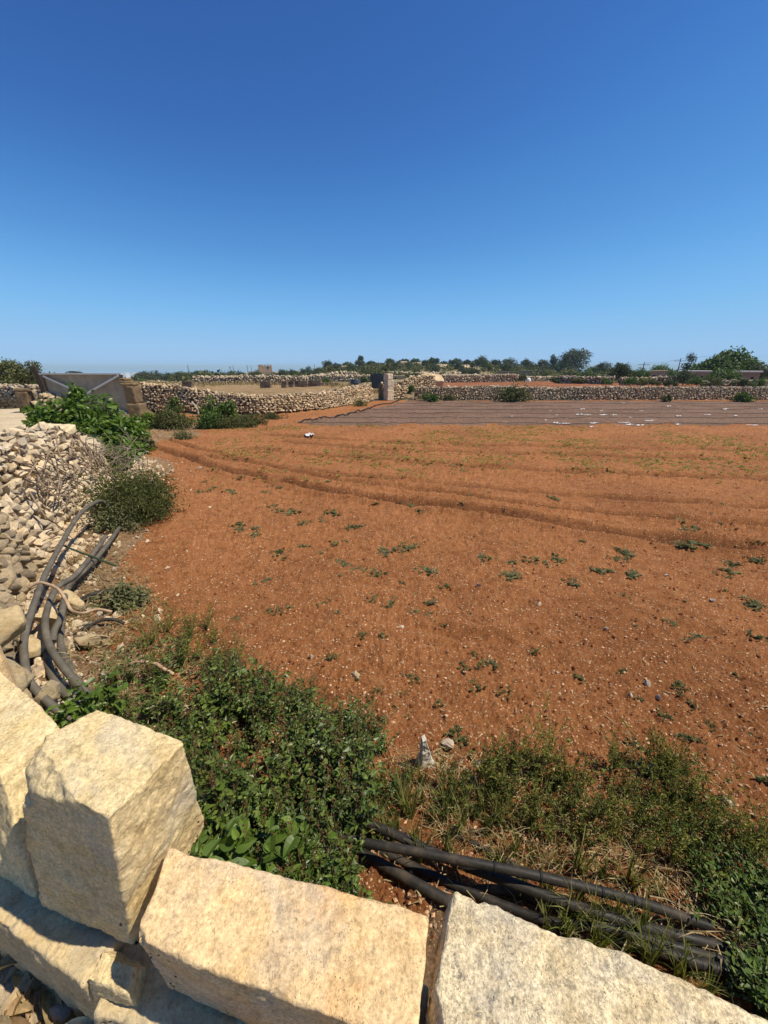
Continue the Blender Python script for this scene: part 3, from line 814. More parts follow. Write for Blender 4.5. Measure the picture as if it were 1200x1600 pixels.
gbar("brace", (.98, .95), (.04, .03), .065, PALEST, .112, .145)
pp = atY(73, 613, 15.6); pt_ = atY(57, 574, 15.6)
g = Geo(); g.box((0, 0, 0), (.16, .13, 2.1), .2)
post = put("gate_post", g.mesh("gate_post", WOODM), None, tuple((pp + pt_) / 2 + Vector((0, 0, -.55))), "dark old wooden post leaning left beside the metal gate", "post", rot=(0, -.16, 0))

def pier(name, label, base, blocks, mat, rz=0.0):
    root = empty(name, label, "pier", base, rot=(0, 0, rz)); z = 0
    for k, (w, d, h, dx, a) in enumerate(blocks):
        W, Qb = block_np(hexa([np.array(q) for q in ((-w / 2, d / 2, h), (w / 2, d / 2, h), (w / 2, -d / 2, h), (-w / 2, -d / 2, h))], [np.array(q) for q in ((-w / 2, d / 2, 0), (w / 2, d / 2, 0), (w / 2, -d / 2, 0), (-w / 2, -d / 2, 0))]),
                         step=.05, seed=int(base[0] * 7) + k, rnd=.025, amp=(.02, .012, .005))
        put("block", Geo().add(W, Q=Qb).mesh("block", mat, True), root, (dx, 0, z), rot=(0, 0, a)); z += h - .005
    return root
SANDB = limestone("sandy_block_stone", (.22, .155, .085), (.14, .092, .05), (.19, .115, .058), 1.0, .4, .2, bd=.01)
b_ = atY(214, 645, 15.0)
pier("gate_pier", "sandy brown block pier right of the metal gate, capped with flat stones", (b_.x, 15.0, .3),
     [(.46, .5, .62, .05, .05), (.36, .45, .62, .03, -.08), (.48, .45, .11, -.04, .1), (.42, .38, .09, -.12, .3), (.3, .3, .08, -.16, -.2)], SANDB)
b_ = atY(47, 640, 15.6)
pier("gate_pier", "upright pale stone block beside the dark leaning post left of the metal gate", (b_.x, 15.6, .45), [(.42, .5, .85, 0, .1), (.5, .4, .12, .05, .3)], SANDB)
rubble_wall("rubble_heap", "heap of pale loose stones between the leaning post and the vine", [(-13.6, 15.3, .45, 1.25), (-12.9, 15.0, .45, 1.15), (-12.2, 14.6, .45, .8)], .22, 60, 13, RUBBLE, RUBBLE_S, thick=.4, batter=.25, sub=2, jit=.6)
# far corner pillar, dark sheets and rock mound
b_ = atY(607, 620, 27.9)
pier("stone_pillar", "tall narrow pale stone gatepost standing at the far corner of the field", (b_.x, 27.9, .0), [(.52, .5, .72, .0, .03), (.50, .48, .62, .02, -.04), (.46, .46, .42, -.02, .06)],
     limestone("whitish_pillar_stone", (.66, .54, .38), (.50, .39, .26), (.50, .34, .2), .8, .2, .15, bd=.01), .6)
DSHEET = flat_mat("dark_blue_grey_sheet", (.035, .042, .05), .6, .4, .2, 3)
g = Geo()
for k in range(12): g.box((-.55 + k * .1, .015 * (k % 2), .55), (.098, .03, 1.15))
b_ = atY(590, 612, 33)
put("sheet_screen", g.mesh("sheet_screen", DSHEET), None, (b_.x, 33, .55), "dark blue grey corrugated sheet standing left of the pale pillar", "metal sheet")
g = Geo().tube([(0, 0, 0), (0, 0, .25), (0, 0, .28), (0, 0, .6), (0, 0, .63), (0, 0, .9)], [.42, .42, .45, .42, .45, .4], 20)
b_ = atY(556, 612, 34)
put("barrel", g.mesh("barrel", flat_mat("blue_grey_drum", (.05, .06, .07), .6, .4, .2), False), None, (b_.x, 34, .3), "blue grey drum beside the dark bush left of the pillar", "barrel")
b_ = atY(672, 602, 38)
put("rock_mound", rock_mesh("rock_mound", 77, RUBBLE_M, 4, 12, .16, 40), None, (b_.x, 38, .75), "big pale weathered rock mound behind the far corner of the field", "rock", rot=(0, 0, .3), scale=(2.9, 2.2, 1.9))

# ---------------------------------------------------------------- pipes
PIPE, nt, b = new_mat("dusty_black_pipe", .55, .22)
tc = N(nt, "ShaderNodeTexCoord").outputs["Object"]
pn = tex(nt, 'noise', tc, 7, 7, .7); pn2 = tex(nt, 'noise', tc, 60, 4, .7)
c = ramp(nt, pn, [(.35, (.013, .012, .010)), (.55, (.030, .026, .021)), (.75, (.10, .075, .050))])
c = mixc(nt, 1.0, c, ramp(nt, pn2, [(.3, .75), (.7, 1.3)]), 'MULTIPLY')
nt.links.new(c, b.inputs["Base Color"]); nt.links.new(ramp(nt, pn, [(.3, .38), (.7, .75)]), b.inputs["Roughness"])
bump(nt, b, [(pn2, .25, .002)])
PIPEG, nt, b = new_mat("sun_bleached_grey_pipe", .65, .3)
tc = N(nt, "ShaderNodeTexCoord").outputs["Object"]
pn = tex(nt, 'noise', tc, 8, 7, .7)
nt.links.new(ramp(nt, pn, [(.3, (.075, .066, .050)), (.55, (.120, .104, .078)), (.75, (.20, .17, .125))]), b.inputs["Base Color"])
bump(nt, b, [(tex(nt, 'noise', tc, 70, 4, .7), .3, .002)])
TIEM = flat_mat('black_tie', (.012, .012, .012), .7)
def pipe(pts, rad, label, mat=PIPE, seg=16, name="irrigation_pipe", group=None, cat="pipe", ring=(), ties=()):
    W = np.array([at(*q) for q in pts]); o = W[0]
    cv = curve(W, 10)
    root = put(name, Geo().tube(cv - o, rad, seg).mesh(name, mat, True, 50), None, tuple(o), label, cat, group)
    for t in ring:
        i = min(int(t * (len(cv) - 1)), len(cv) - 2)
        d = cv[i + 1] - cv[i]; d /= np.linalg.norm(d); c0 = cv[i] - o
        put("collar", Geo().tube([c0 - d * .05, c0 - d * .04, c0 + d * .04, c0 + d * .05], [rad * 1.05, rad * 1.28, rad * 1.28, rad * 1.05], 16).mesh("collar", mat, True, 40), root)
    for t in ties:
        i = min(int(t * (len(cv) - 1)), len(cv) - 2); d = cv[i + 1] - cv[i]; d /= np.linalg.norm(d); c0 = cv[i] - o
        put("wire_tie", Geo().tube([c0 - d * .006, c0, c0 + d * .006], [rad * 1.03, rad * 1.12, rad * 1.03], 16).mesh("wire_tie", TIEM, True), root)
    return root
g1 = "black irrigation pipes lying behind the block wall"
pipe([(470, 1285, .12), (540, 1310, .19), (650, 1331, .23), (800, 1360, .22), (900, 1383, .19), (1000, 1410, .15), (1110, 1448, .09)], 0.0183, "uppermost long black pipe crossing the bundle from the leafy weeds to the right", group=g1, ties=(.47, .57, .74, .83))
pipe([(515, 1252, .10), (560, 1280, .13), (622, 1306, .14), (700, 1342, .12), (790, 1376, .15), (900, 1416, .14), (1000, 1447, .11), (1130, 1480, .07), (1230, 1510, .04)], 0.0204, "thick black pipe passing under the uppermost pipe and out of the grass", group=g1, ties=(.68,), ring=(.9,))
pipe([(560, 1330, .08), (640, 1375, .12), (700, 1408, .12), (780, 1450, .10), (860, 1500, .06)], 0.0214, "thick black pipe vanishing behind the pointed corner of the pale slab", group=g1, ties=(.6,))
pipe([(570, 1318, .07), (660, 1360, .08), (760, 1404, .08), (860, 1440, .10), (943, 1449, .12), (1000, 1464, .11), (1083, 1488, .09), (1175, 1514, .07), (1270, 1540, .05)], 0.0173, "black pipe second from the block wall in the bundle", group=g1)
pipe([(840, 1424, .02), (950, 1462, .07), (1033, 1487, .10), (1100, 1508, .09), (1185, 1532, .07), (1270, 1556, .05)], 0.0194, "glossy black pipe nearest the pale slab at lower right", group=g1)
pipe([(680, 1296, .02), (735, 1315, .05), (790, 1345, .05), (870, 1385, .03)], 0.0133, "thin black pipe half buried in dry grass behind the bundle", group=g1)
pipe([(690, 1395, .05), (790, 1392, .07), (900, 1432, .07), (1010, 1470, .06), (1060, 1480, .05)], 0.0183, "dark shaded pipe lowest in the bundle", group=g1)
g2 = "grey pipes curving up against the rubble wall"
pipe([(118, 1128, .16), (100, 1118, .22), (70, 1092, .30), (46, 1065, .37), (38, 1030, .42), (38, 996, .46), (48, 960, .48), (60, 925, .48), (73, 893, .48), (93, 855, .50), (116, 815, .54), (134, 795, .55), (155, 783, .50), (169, 790, .40), (176, 802, .30)], .0235,
     "outermost grey pipe arching high against the rubble wall, farthest left", PIPEG, group=g2)
pipe([(160, 1100, .12), (128, 1075, .20), (105, 1050, .25), (80, 1015, .30), (71, 985, .33), (72, 960, .34), (82, 930, .34), (93, 915, .33), (115, 901, .30), (138, 875, .27), (165, 838, .25)], 0.0242, "thick grey pipe curving beside the outermost one with its thin end lifted", PIPEG, group=g2, ring=(.13,))
pipe([(82, 1003, .24), (85, 985, .27), (95, 965, .28), (100, 940, .28), (107, 915, .27), (130, 893, .24), (150, 873, .22), (170, 848, .2), (186, 825, .14)], 0.0242, "grey pipe crossing over to the right with a broken upper end", PIPEG, group=g2)
pipe([(150, 1130, .06), (110, 1092, .14), (85, 1062, .17), (74, 1030, .19), (78, 1008, .2)], 0.0247, "thick grey pipe lying lowest under the curved pipes", PIPEG, group=g2)
pipe([(140, 1088, .06), (122, 1065, .10), (106, 1035, .13), (97, 1018, .14), (95, 995, .15), (99, 965, .15)], 0.0225, "short grey pipe with a pale worn coupling beside the weeds", PIPEG, group=g2, ring=(.62,))
pipe([(112, 945, .15), (130, 936, .12), (143, 930, .10), (162, 925, .08), (178, 923, .05)], .026, "short black pipe stub beside the pale stones at the field edge", group=g2)
pipe([(125, 990, .10), (150, 972, .13), (175, 968, .12), (195, 975, .05)], .016, "thin black hose arching over the stones in the weeds", group=g2)
pipe([(138, 935, .1), (165, 936, .1), (190, 944, .06), (228, 948, .03)], .013, "thin dark hose lying flat at the field edge", group=g2)
pipe([(96, 851, .32), (120, 861, .30), (150, 872, .29), (180, 884, .24)], .010, "thin green cane stuck across the grey pipes", flat_mat("green_cane", (.035, .06, .03), .6), 8, "cane", cat="cane")
BARK = flat_mat("pale_dead_wood", (.42, .29, .18), .9, .2, .3, 20, .004)
pipe([(45, 918, .48), (58, 911, .5), (68, 911, .5), (90, 920, .5), (103, 938, .46), (112, 954, .40), (130, 958, .30), (152, 952, .25), (175, 956, .2)], [.008, .009, .010] + [.012] * 78, "bent pale dead branch hanging across the curved pipes", BARK, 8, "dead_branch", cat="branch")
pipe([(200, 1040, .22), (215, 1034, .25), (240, 1036, .25), (256, 1045, .23), (270, 1053, .17)], .012, "crooked yellowish dead stick lying on the weeds", BARK, 8, "dead_stick", cat="stick")
# line of black hose round the planted plot
def ground_hose(pts, rad, label, name="hose", lift=.02, group=None, mat=PIPE):
    W = curve([(x, y, 0) for x, y in pts], 8)
    W[:, 2] = gz(W[:, 0], W[:, 1]) + rad * .6 + lift * np.abs(np.sin(np.arange(len(W)) * 1.7))
    put(name, Geo().tube(W - W[0], rad, 8).mesh(name, mat, True), None, tuple(W[0]), label, "hose", group)
ground_hose([tuple(at(x, y))[:2] for x, y in [(466, 662), (485, 657), (505, 655), (540, 649), (570, 641), (590, 634), (612, 631), (628, 625), (645, 623)]], .032, "black supply hose running along the left edge of the ploughed plot", lift=.05)
DRIPM = flat_mat("dusty_drip_line", (.09, .07, .055), .8)
drip = "thin dark drip lines laid along the plot's ridges"
for k in range(0, 13, 2):
    y = 15.85 + k * .92
    x0 = -3.5 + (y - 15.8) * .46
    rr = np.random.RandomState(k)
    ground_hose([(x, y + rr.normal() * .05) for x in np.arange(x0, 34, 2.2)], .011, "thin dark drip line along a ridge of the ploughed plot", "drip_line", .02, drip, DRIPM)

# dry creeper stems over the rubble wall
rr = np.random.RandomState(3); g = Geo()
WP = np.array([(-3.55, 3.15, 1.2), (-4.35, 4.7, 1.27), (-5.0, 6.3, 1.3), (-5.25, 7.1, 1.02)])
def wallpt(t, f, off=.10):
    s_ = t * (len(WP) - 1.001); i = int(s_); p = WP[i] * (1 - (s_ - i)) + WP[i + 1] * (s_ - i); d = WP[i + 1, :2] - WP[i, :2]; d /= np.linalg.norm(d)
    n_ = np.array((d[1], -d[0])); b = .34 * f - off
    return np.array((p[0] - n_[0] * b, p[1] - n_[1] * b, f * p[2]))
for k in range(46):
    t = rr.uniform(.25, 1.0) if k % 3 else rr.uniform(.75, 1.0); f = rr.uniform(.5, 1.02); pts = []
    for j in range(5):
        pts.append(wallpt(min(max(t, 0), 1), max(f, .05), rr.uniform(.08, .22))); t += rr.normal() * .045 + .01; f -= rr.uniform(.02, .2)
    g.tube(curve(pts, 4), np.linspace(.011, .004, 17) * rr.uniform(.6, 1.3), 5, False)
put("dry_creeper", g.mesh("dry_creeper", flat_mat("dry_creeper_stem", (.25, .18, .12), .9, .2, .35, 20), True), None, (0, 0, 0), "dry brown creeper stems trailing down the face of the rubble wall", "creeper", kind='stuff')
# ---------------------------------------------------------------- plants
L4V = np.array([(0, 0, 0), (-.5, .4, .12), (0, .45, -.02), (.5, .4, .12), (0, 1, -.10)]); L4F = np.array([(0, 3, 2), (0, 2, 1), (2, 3, 4), (1, 2, 4)])
LHV, LHF = [], []
for y, w in ((0, .05), (-.06, .26), (.1, .44), (.34, .5), (.62, .36), (.84, .16), (1.0, .01)):
    LHV += [(-w, y, w * .3 - .22 * y * y), (0, max(y, 0) if y < 0.05 else y, -.22 * y * y - .02), (w, y, w * .3 - .22 * y * y)]
for i in range(6):
    for k in (0, 1):
        a = i * 3 + k; LHF += [(a, a + 1, a + 4), (a, a + 4, a + 3)]
LHV = np.array(LHV); LHF = np.array(LHF)
LTV = np.array([(-.5, 0, 0), (.5, 0, 0), (.4, .5, .05), (-.4, .5, .05), (0, 1, -.12)]); LTF = np.array([(0, 1, 2), (0, 2, 3), (3, 2, 4)])   # narrow strap

def unit(a): return a / np.maximum(np.linalg.norm(a, axis=-1, keepdims=True), 1e-9)
def leaves(g, pos, d, n, L, W, tv=L4V, tf=L4F):
    """one leaf per row: pos, growing direction d, face normal n, length, width"""
    pos = np.asarray(pos, float); k = len(pos)
    d = unit(np.asarray(d, float)); x = unit(np.cross(d, np.asarray(n, float))); z = np.cross(x, d)
    L = np.broadcast_to(L, (k,)); W = np.broadcast_to(W, (k,))
    V = pos[:, None, :] + (tv[None, :, 0:1] * W[:, None, None]) * x[:, None, :] + (tv[None, :, 1:2] * L[:, None, None]) * d[:, None, :] + (tv[None, :, 2:3] * L[:, None, None]) * z[:, None, :]
    F = tf[None] + (np.arange(k) * len(tv))[:, None, None]
    return g.add(V.reshape(-1, 3), F.reshape(-1, 3))
def sph(rng, k):
    v = rng.normal(size=(k, 3)); return unit(v)

G_DARK = leaf_mat("dark_weed_leaf", [(.036, .060, .010), (.062, .100, .015), (.092, .138, .022), (.14, .19, .036), (.085, .115, .028)], .16, .42, spec=.4)
G_BIG = leaf_mat("broad_green_leaf", [(0.075, 0.127, 0.018), (0.106, 0.172, 0.026), (0.144, 0.213, 0.036)], .25, .42, spec=.35)
G_VINE = leaf_mat("bright_vine_leaf", [(0.069, 0.123, 0.015), (0.109, 0.185, 0.024), (0.155, 0.235, 0.035), (0.086, 0.146, 0.022)], .3, .4, spec=.35)
G_GREY = leaf_mat("grey_green_leaf", [(0.121, 0.132, 0.061), (0.161, 0.17, 0.077), (0.213, 0.207, 0.099)], .2, .6)
G_YEL = leaf_mat("yellow_green_leaf", [(.16, .18, .035), (.22, .23, .05), (.30, .27, .075), (.13, .155, .03)], .28, .55)
G_GRASS = leaf_mat("grass_blade", [(0.084, 0.108, 0.02), (0.126, 0.156, 0.033), (0.18, 0.186, 0.05), (0.3, 0.276, 0.121)], .28, .5)
G_OLIVE = leaf_mat("olive_scrub_leaf", [(0.075, 0.085, 0.026), (0.112, 0.12, 0.04), (0.156, 0.152, 0.057)], .2, .6)
G_TREE = leaf_mat("dark_tree_leaf", [(0.037, 0.053, 0.018), (0.055, 0.076, 0.024), (0.081, 0.101, 0.033)], .18, .55)
G_EUC = leaf_mat("blue_green_tree_leaf", [(.048, .060, .030), (.070, .082, .040), (.098, .108, .054)], .18, .55)
G_CAROB = leaf_mat("mid_green_tree_leaf", [(0.057, 0.1, 0.02), (0.086, 0.14, 0.029), (0.12, 0.177, 0.037)], .22, .5)
G_GRASSY = leaf_mat("scrubby_grass", [(.075, .090, .026), (.105, .125, .036), (.145, .160, .055), (.19, .17, .08)], .25, .55)
G_STRAW = leaf_mat("dry_straw", [(.34, .25, .12), (.48, .37, .20), (.26, .17, .08), (.55, .45, .28)], .2, .7)
STEM = flat_mat("green_brown_stem", (.10, .10, .04), .8, .2, .4, 30)
STEMR = leaf_mat("reddish_seed_spike", [(.10, .045, .022), (.14, .075, .03), (.09, .06, .025)], .15, .7)
TWIG = flat_mat("grey_dry_twig", (.24, .19, .14), .9, .2, .35, 30)
BARKM = flat_mat("tree_bark", (.12, .09, .06), .95, .15, .35, 8)

def weed_leafy(seed, H=.38, nst=9, L=(.028, .055), mat=G_DARK, spread=.6, spikes=True, heart=False, per=13):
    r = np.random.RandomState(seed); gl_, gs, gk = Geo(), Geo(), Geo()
    for s in range(nst):
        a = r.uniform(0, 6.28); h = H * r.uniform(.55, 1.1); le = r.uniform(.15, 1) * spread
        t = np.linspace(0, 1, 5)
        P_ = np.stack([np.cos(a) * le * h * t ** 1.3 + r.normal() * .01, np.sin(a) * le * h * t ** 1.3, h * t * (1 - .12 * t * le)], 1)
        gs.tube(P_, np.linspace(.0032, .0012, 5), 4, False)
        k = per
        tt = r.uniform(.15, 1.0, k)
        base = np.stack([np.interp(tt, t, P_[:, j]) for j in range(3)], 1)
        th = r.uniform(0, 6.28, k)
        d = np.stack([np.cos(th), np.sin(th), r.uniform(-.25, .55, k)], 1)
        n = np.stack([r.normal(0, .6, k), r.normal(0, .6, k), np.ones(k)], 1)
        ll = r.uniform(*L, k) * (1.15 - .4 * tt)
        leaves(gl_, base + d * .012, d, n, ll, ll * r.uniform(.5, .75, k), *((LHV, LHF) if heart else (L4V, L4F)))
        if spikes and r.rand() < .28:
            k = 20; z = r.uniform(0, .11, k)
            base = P_[-1] + np.stack([r.normal(0, .004, k), r.normal(0, .004, k), z], 1)
            leaves(gk, base, sph(r, k) + (0, 0, .4), sph(r, k), .011, .008)
    return gl_, gs, gk
def make_proto(name, label, cat, group, gl_, gs, gk, mat, mats=STEM, matk=STEMR):
    root = empty(name, label, cat, (0, 0, 0), group)
    put("leaves", gl_.mesh("leaves", mat, False), root)
    if gs.V: put("stems", gs.mesh("stems", mats, True), root)
    if gk.V: put("seed_spikes", gk.mesh("seed_spikes", matk, False), root, kind='stuff')
    return root
USED = set()
def plant(proto, x, y, sc=1.0, rz=None, rng=random, z=None, label=None, tilt=.12):
    zz = ground(x, y) - .006 if z is None else z
    rot = (rng.uniform(-tilt, tilt), rng.uniform(-tilt, tilt), rng.uniform(0, 6.28) if rz is None else rz)
    if proto.name not in USED:
        USED.add(proto.name)
        proto.location = (x, y, zz); proto.rotation_euler = rot; proto.scale = (sc,) * 3
        if label: proto["label"] = label
        return proto
    return copy_tree(proto, (x, y, zz), rot, (sc,) * 3, label)
rnd = random.Random(4)

def pxof(x, y, z=0.0):
    dz = CAM_Z - z; f = y * CP + dz * SP
    return 600 + 600 * x / f, 800 + 600 * (dz * CP - y * SP) / f
def where_field(o):
    a, b = pxof(o.location.x, o.location.y)
    if b < 725: return "near the edge of the ploughed plot, " + ("left part" if a < 700 else "right part")
    if b < 800: return "beside the wheel ruts " + ("at the left of the field" if a < 480 else "in the middle of the field" if a < 760 else "at the right of the field")
    if b < 870: return "just below the wheel ruts " + ("at the left" if a < 500 else "in the middle" if a < 760 else "at the right")
    if b < 960: return "in the open soil " + ("above the leafy bank" if a < 560 else "in mid field" if a < 800 else "towards the right edge, above the crumbly furrow")
    if b < 1075: return ("close above the dark leafy bank" if a < 600 else "just below the crumbly furrow" if a < 880 else "at the lower right of the field")
    return "near the white pointed stone" if a < 760 else "above the wispy weeds and black pipes"
def where_bank(o):
    a, b = pxof(o.location.x, o.location.y, .2)
    if b < 1060: return "towards the curved grey pipes" if a < 330 else "at the top of the bank by the red soil"
    if b < 1180: return "behind the tipped block" if a < 320 else "in the thick of the bank" if a < 480 else "at the bank's right edge by the red soil"
    return "beside the tipped block's right face" if a < 400 else "along the orange slab" if b > 1270 else "just left of the black pipes"
def where_pipes(o):
    a, b = pxof(o.location.x, o.location.y, .1)
    if a < 450: return "among the weeds below the curved grey pipes" if b > 960 else "at the field edge by the curved grey pipes"
    if a < 720: return "between the white pointed stone and the pipes" if b < 1300 else "where the pipes come out of the leafy weeds"
    if a < 960: return "above the middle of the pipe bundle" if b < 1380 else "between the pipes and the pale slab"
    return "over the right ends of the pipes" if b > 1330 else "on the soil's edge at the right"
def relabel(objs, text, where):
    for o in objs: o["label"] = text + " " + where(o)
# dense leafy weeds on the bank behind the wall
GL = "dark leafy weeds crowding the bank behind the block wall"
P_DARK = [make_proto("leafy_weed", "dark green leafy weed in the dense patch between the tipped block and the red soil", "weed", GL, *weed_leafy(10 + k, .36, 10, ((.020, .036), (.026, .05), (.036, .066), (.022, .042), (.03, .058))[k], per=(18, 14, 10, 16, 12)[k]), G_DARK) for k in range(5)]
P_BIG = [make_proto("broad_leaf_weed", "broad heart leaved green weed growing against the orange slab", "weed", "broad leaved weeds along the orange slab", *weed_leafy(30 + k, .34, 6, (.055, .11), G_BIG, .8, False, True, 7), G_BIG) for k in range(3)]
M1 = [(-2.15, 2.35), (-2.0, 2.75), (-1.45, 2.55), (-.95, 2.25), (-.45, 2.0), (.02, 1.80), (.10, 1.42), (-.04, 1.15), (-.16, .78), (-.3, .74), (-.75, .92), (-1.3, 1.35), (-1.75, 1.75)]
m1 = np.array(M1)
cnt = 0; tries = 0
while cnt < 165 and tries < 5000:
    tries += 1
    x = rnd.uniform(-2.3, .1); y = rnd.uniform(.6, 2.9)
    if not inside(np.array([x]), np.array([y]), M1)[0]: continue
    edge = float(dist_line(np.array([x]), np.array([y]), M1, True)[0])
    if x < -1.2 and y > 1.9 and rnd.random() < .78: continue
    plant(P_DARK[cnt % 5], x, y, rnd.uniform(.6, 1.0) * (.65 + .45 * min(edge / .25, 1)) * (.8 if x < -1.3 else 1), rng=rnd); cnt += 1
for px, py, s in ((335, 1300, 1.0), (370, 1315, 1.1), (405, 1318, 1.0), (440, 1332, .9), (470, 1345, .9), (505, 1352, .75), (320, 1270, .8), (360, 1255, .8), (420, 1275, .85), (470, 1290, .7), (530, 1365, .6), (555, 1375, .5), (345, 1325, 1.05), (385, 1335, 1.05), (425, 1345, .9), (320, 1310, .9), (455, 1318, .8), (520, 1340, .6), (572, 1388, .45), (590, 1400, .4), (556, 1380, .5), (610, 1404, .35), (632, 1412, .3)):
    q = at(px, py, .40)
    plant(P_BIG[rnd.randrange(3)], q.x, max(q.y, .70), s * .95, rng=rnd)
for px, py in ((110, 1100), (125, 1110), (95, 1120), (140, 1085), (160, 1075), (175, 1095)):
    q = at(px, py, .25); plant(P_BIG[rnd.randrange(3)], q.x, q.y, .7, rng=rnd)

# feathery yellow green weeds along the soil's edge
def weed_feather(seed, H=.32, nst=16, mat=G_YEL):
    r = np.random.RandomState(seed); gl_, gs, gk = Geo(), Geo(), Geo()
    for s in range(nst):
        a = r.uniform(0, 6.28); h = H * r.uniform(.5, 1.1); le = r.uniform(.1, .9)
        t = np.linspace(0, 1, 5)
        P_ = np.stack([np.cos(a) * le * h * t, np.sin(a) * le * h * t, h * t ** .9], 1) + r.normal(0, .006, (5, 3)) * t[:, None]
        gs.tube(P_, np.linspace(.002, .0007, 5), 3, False)
        k = 26; tt = r.uniform(.15, 1, k)
        base = np.stack([np.interp(tt, t, P_[:, j]) for j in range(3)], 1)
        d = sph(r, k) + (0, 0, .5)
        ll = r.uniform(.012, .032, k)
        leaves(gl_, base, d, sph(r, k) + (0, 0, .7), ll, ll * .28)
    return gl_, gs, gk
GF = "thin yellow green weeds along the edge of the red soil"
P_FEA = [make_proto("feathery_weed", "wispy yellow green weed on the edge of the red soil beyond the pipes", "weed", GF, *weed_feather(50 + k), G_YEL) for k in range(4)]
P_FEA += [make_proto("feathery_weed", "wispy yellow green weed on the edge of the red soil beyond the pipes", "weed", GF, *weed_feather(60 + k, .26, 18, G_GRASS), G_GRASS) for k in range(3)]
spots = [(770, 1190), (790, 1210), (815, 1180), (830, 1205), (850, 1190), (862, 1225), (885, 1215), (905, 1240), (800, 1240), (840, 1255), (880, 1270), (920, 1275), (770, 1235), (745, 1215), (940, 1300),
         (985, 1230), (1005, 1205), (1030, 1195), (1055, 1205), (1070, 1230), (1085, 1255), (1015, 1240), (1045, 1255), (1060, 1285), (1000, 1275), (1030, 1300), (1090, 1290), (1110, 1310), (975, 1310), (1000, 1330),
         (1130, 1330), (1155, 1320), (1180, 1335), (1195, 1310), (1120, 1280), (955, 1255), (300, 985), (320, 975), (335, 1000), (310, 1020), (285, 1010), (350, 1030), (330, 1040), (270, 985), (375, 1040), (365, 1060), (245, 1000), (400, 1062), (440, 1070),
         (1050, 1340), (1080, 1350), (900, 1320), (860, 1310), (820, 1300), (705, 1235), (720, 1255)]
for px, py in spots + [(rnd.uniform(740, 1120), rnd.uniform(1195, 1330)) for _ in range(8)]:
    q = at(px + rnd.uniform(-8, 8), py + 12 + rnd.uniform(-8, 8), 0)
    plant(P_FEA[rnd.randrange(len(P_FEA))], q.x, q.y, rnd.uniform(.55, 1.0), rng=rnd)

# grass tufts
def tuft(seed, n=34, H=.22, spread=.7, wd=.0036):
    r = np.random.RandomState(seed); g = Geo()
    a = r.uniform(0, 6.28, n); le = r.uniform(.1, 1, n) * spread; h = H * r.uniform(.5, 1.1, n)
    for i in range(n):
        t = np.linspace(0, 1, 4); rad = le[i] * h[i] * t ** 1.8
        P_ = np.stack([np.cos(a[i]) * rad + .02 * np.cos(a[i] * 3), np.sin(a[i]) * rad + .02 * np.sin(a[i] * 3), h[i] * (t - .35 * le[i] * t * t)], 1)
        w = wd * (1 - t) ** .7 + .0004; s = np.array((-np.sin(a[i]), np.cos(a[i]), 0)) 
        V_ = np.concatenate([P_ - s * w[:, None], P_ + s * w[:, None]])
        g.add(V_, Q=[(k, 4 + k, 5 + k, k + 1) for k in range(3)])
    return g
P_TUFT = [put("grass_tuft", tuft(70 + k).mesh("grass_tuft", G_GRASS, False), None, label="tuft of long green grass growing among the black pipes", cat="grass tuft", group="grass tufts round the black pipes") for k in range(4)]
P_STRAW = [put("dry_tuft", tuft(80 + k, 34, .2, 1.1, .0018).mesh("dry_tuft", G_STRAW, False), None, label="tuft of dry straw coloured grass beside the black pipes", cat="grass tuft", group="dry grass tufts beside the pipes") for k in range(3)]
for px, py in ((600, 1250), (620, 1235), (640, 1265), (660, 1245), (675, 1275), (620, 1285), (650, 1300), (695, 1270), (600, 1215), (640, 1210), (700, 1250), (720, 1285), (585, 1235), (560, 1255), (660, 1215), (740, 1265), (760, 1290), (780, 1270),
               (800, 1320), (835, 1330), (870, 1340), (905, 1350), (940, 1360), (985, 1375), (1030, 1390), (905, 1405), (920, 1440), (930, 1470), (975, 1475), (1010, 1500), (1060, 1520), (880, 1455), (1100, 1545), (850, 1445), (500, 1330), (520, 1320), (1140, 1410), (1165, 1440),
               (780, 1345), (815, 1372), (852, 1388), (700, 1325), (655, 1335), (610, 1318), (960, 1440), (1000, 1455), (1045, 1470), (890, 1425), (725, 1255), (755, 1250), (690, 1240), (630, 1250), (580, 1270), (600, 1290), (260, 1060), (230, 1050), (200, 1100), (180, 1060), (400, 1100), (280, 1090)):
    q = at(px, py + 8, .06)
    plant(P_TUFT[rnd.randrange(4)], q.x, q.y, rnd.uniform(.55, 1.0), rng=rnd)
for px, py in ((700, 1300), (730, 1310), (760, 1325), (790, 1330), (850, 1345), (900, 1340), (960, 1350), (1000, 1345), (1045, 1360), (1075, 1380), (1105, 1400), (950, 1320), (890, 1290), (830, 1285), (1035, 1325), (640, 1205), (670, 1220), (230, 900), (215, 915), (200, 885), (185, 870),
               (190, 900), (170, 915), (155, 905), (160, 945), (200, 950), (225, 970), (240, 985), (210, 1000), (120, 880), (110, 870), (1150, 1480), (690, 1215), (130, 900)):
    q = at(px, py + 6, .05)
    plant(P_STRAW[rnd.randrange(3)], q.x, q.y, rnd.uniform(.45, .9), rng=rnd)
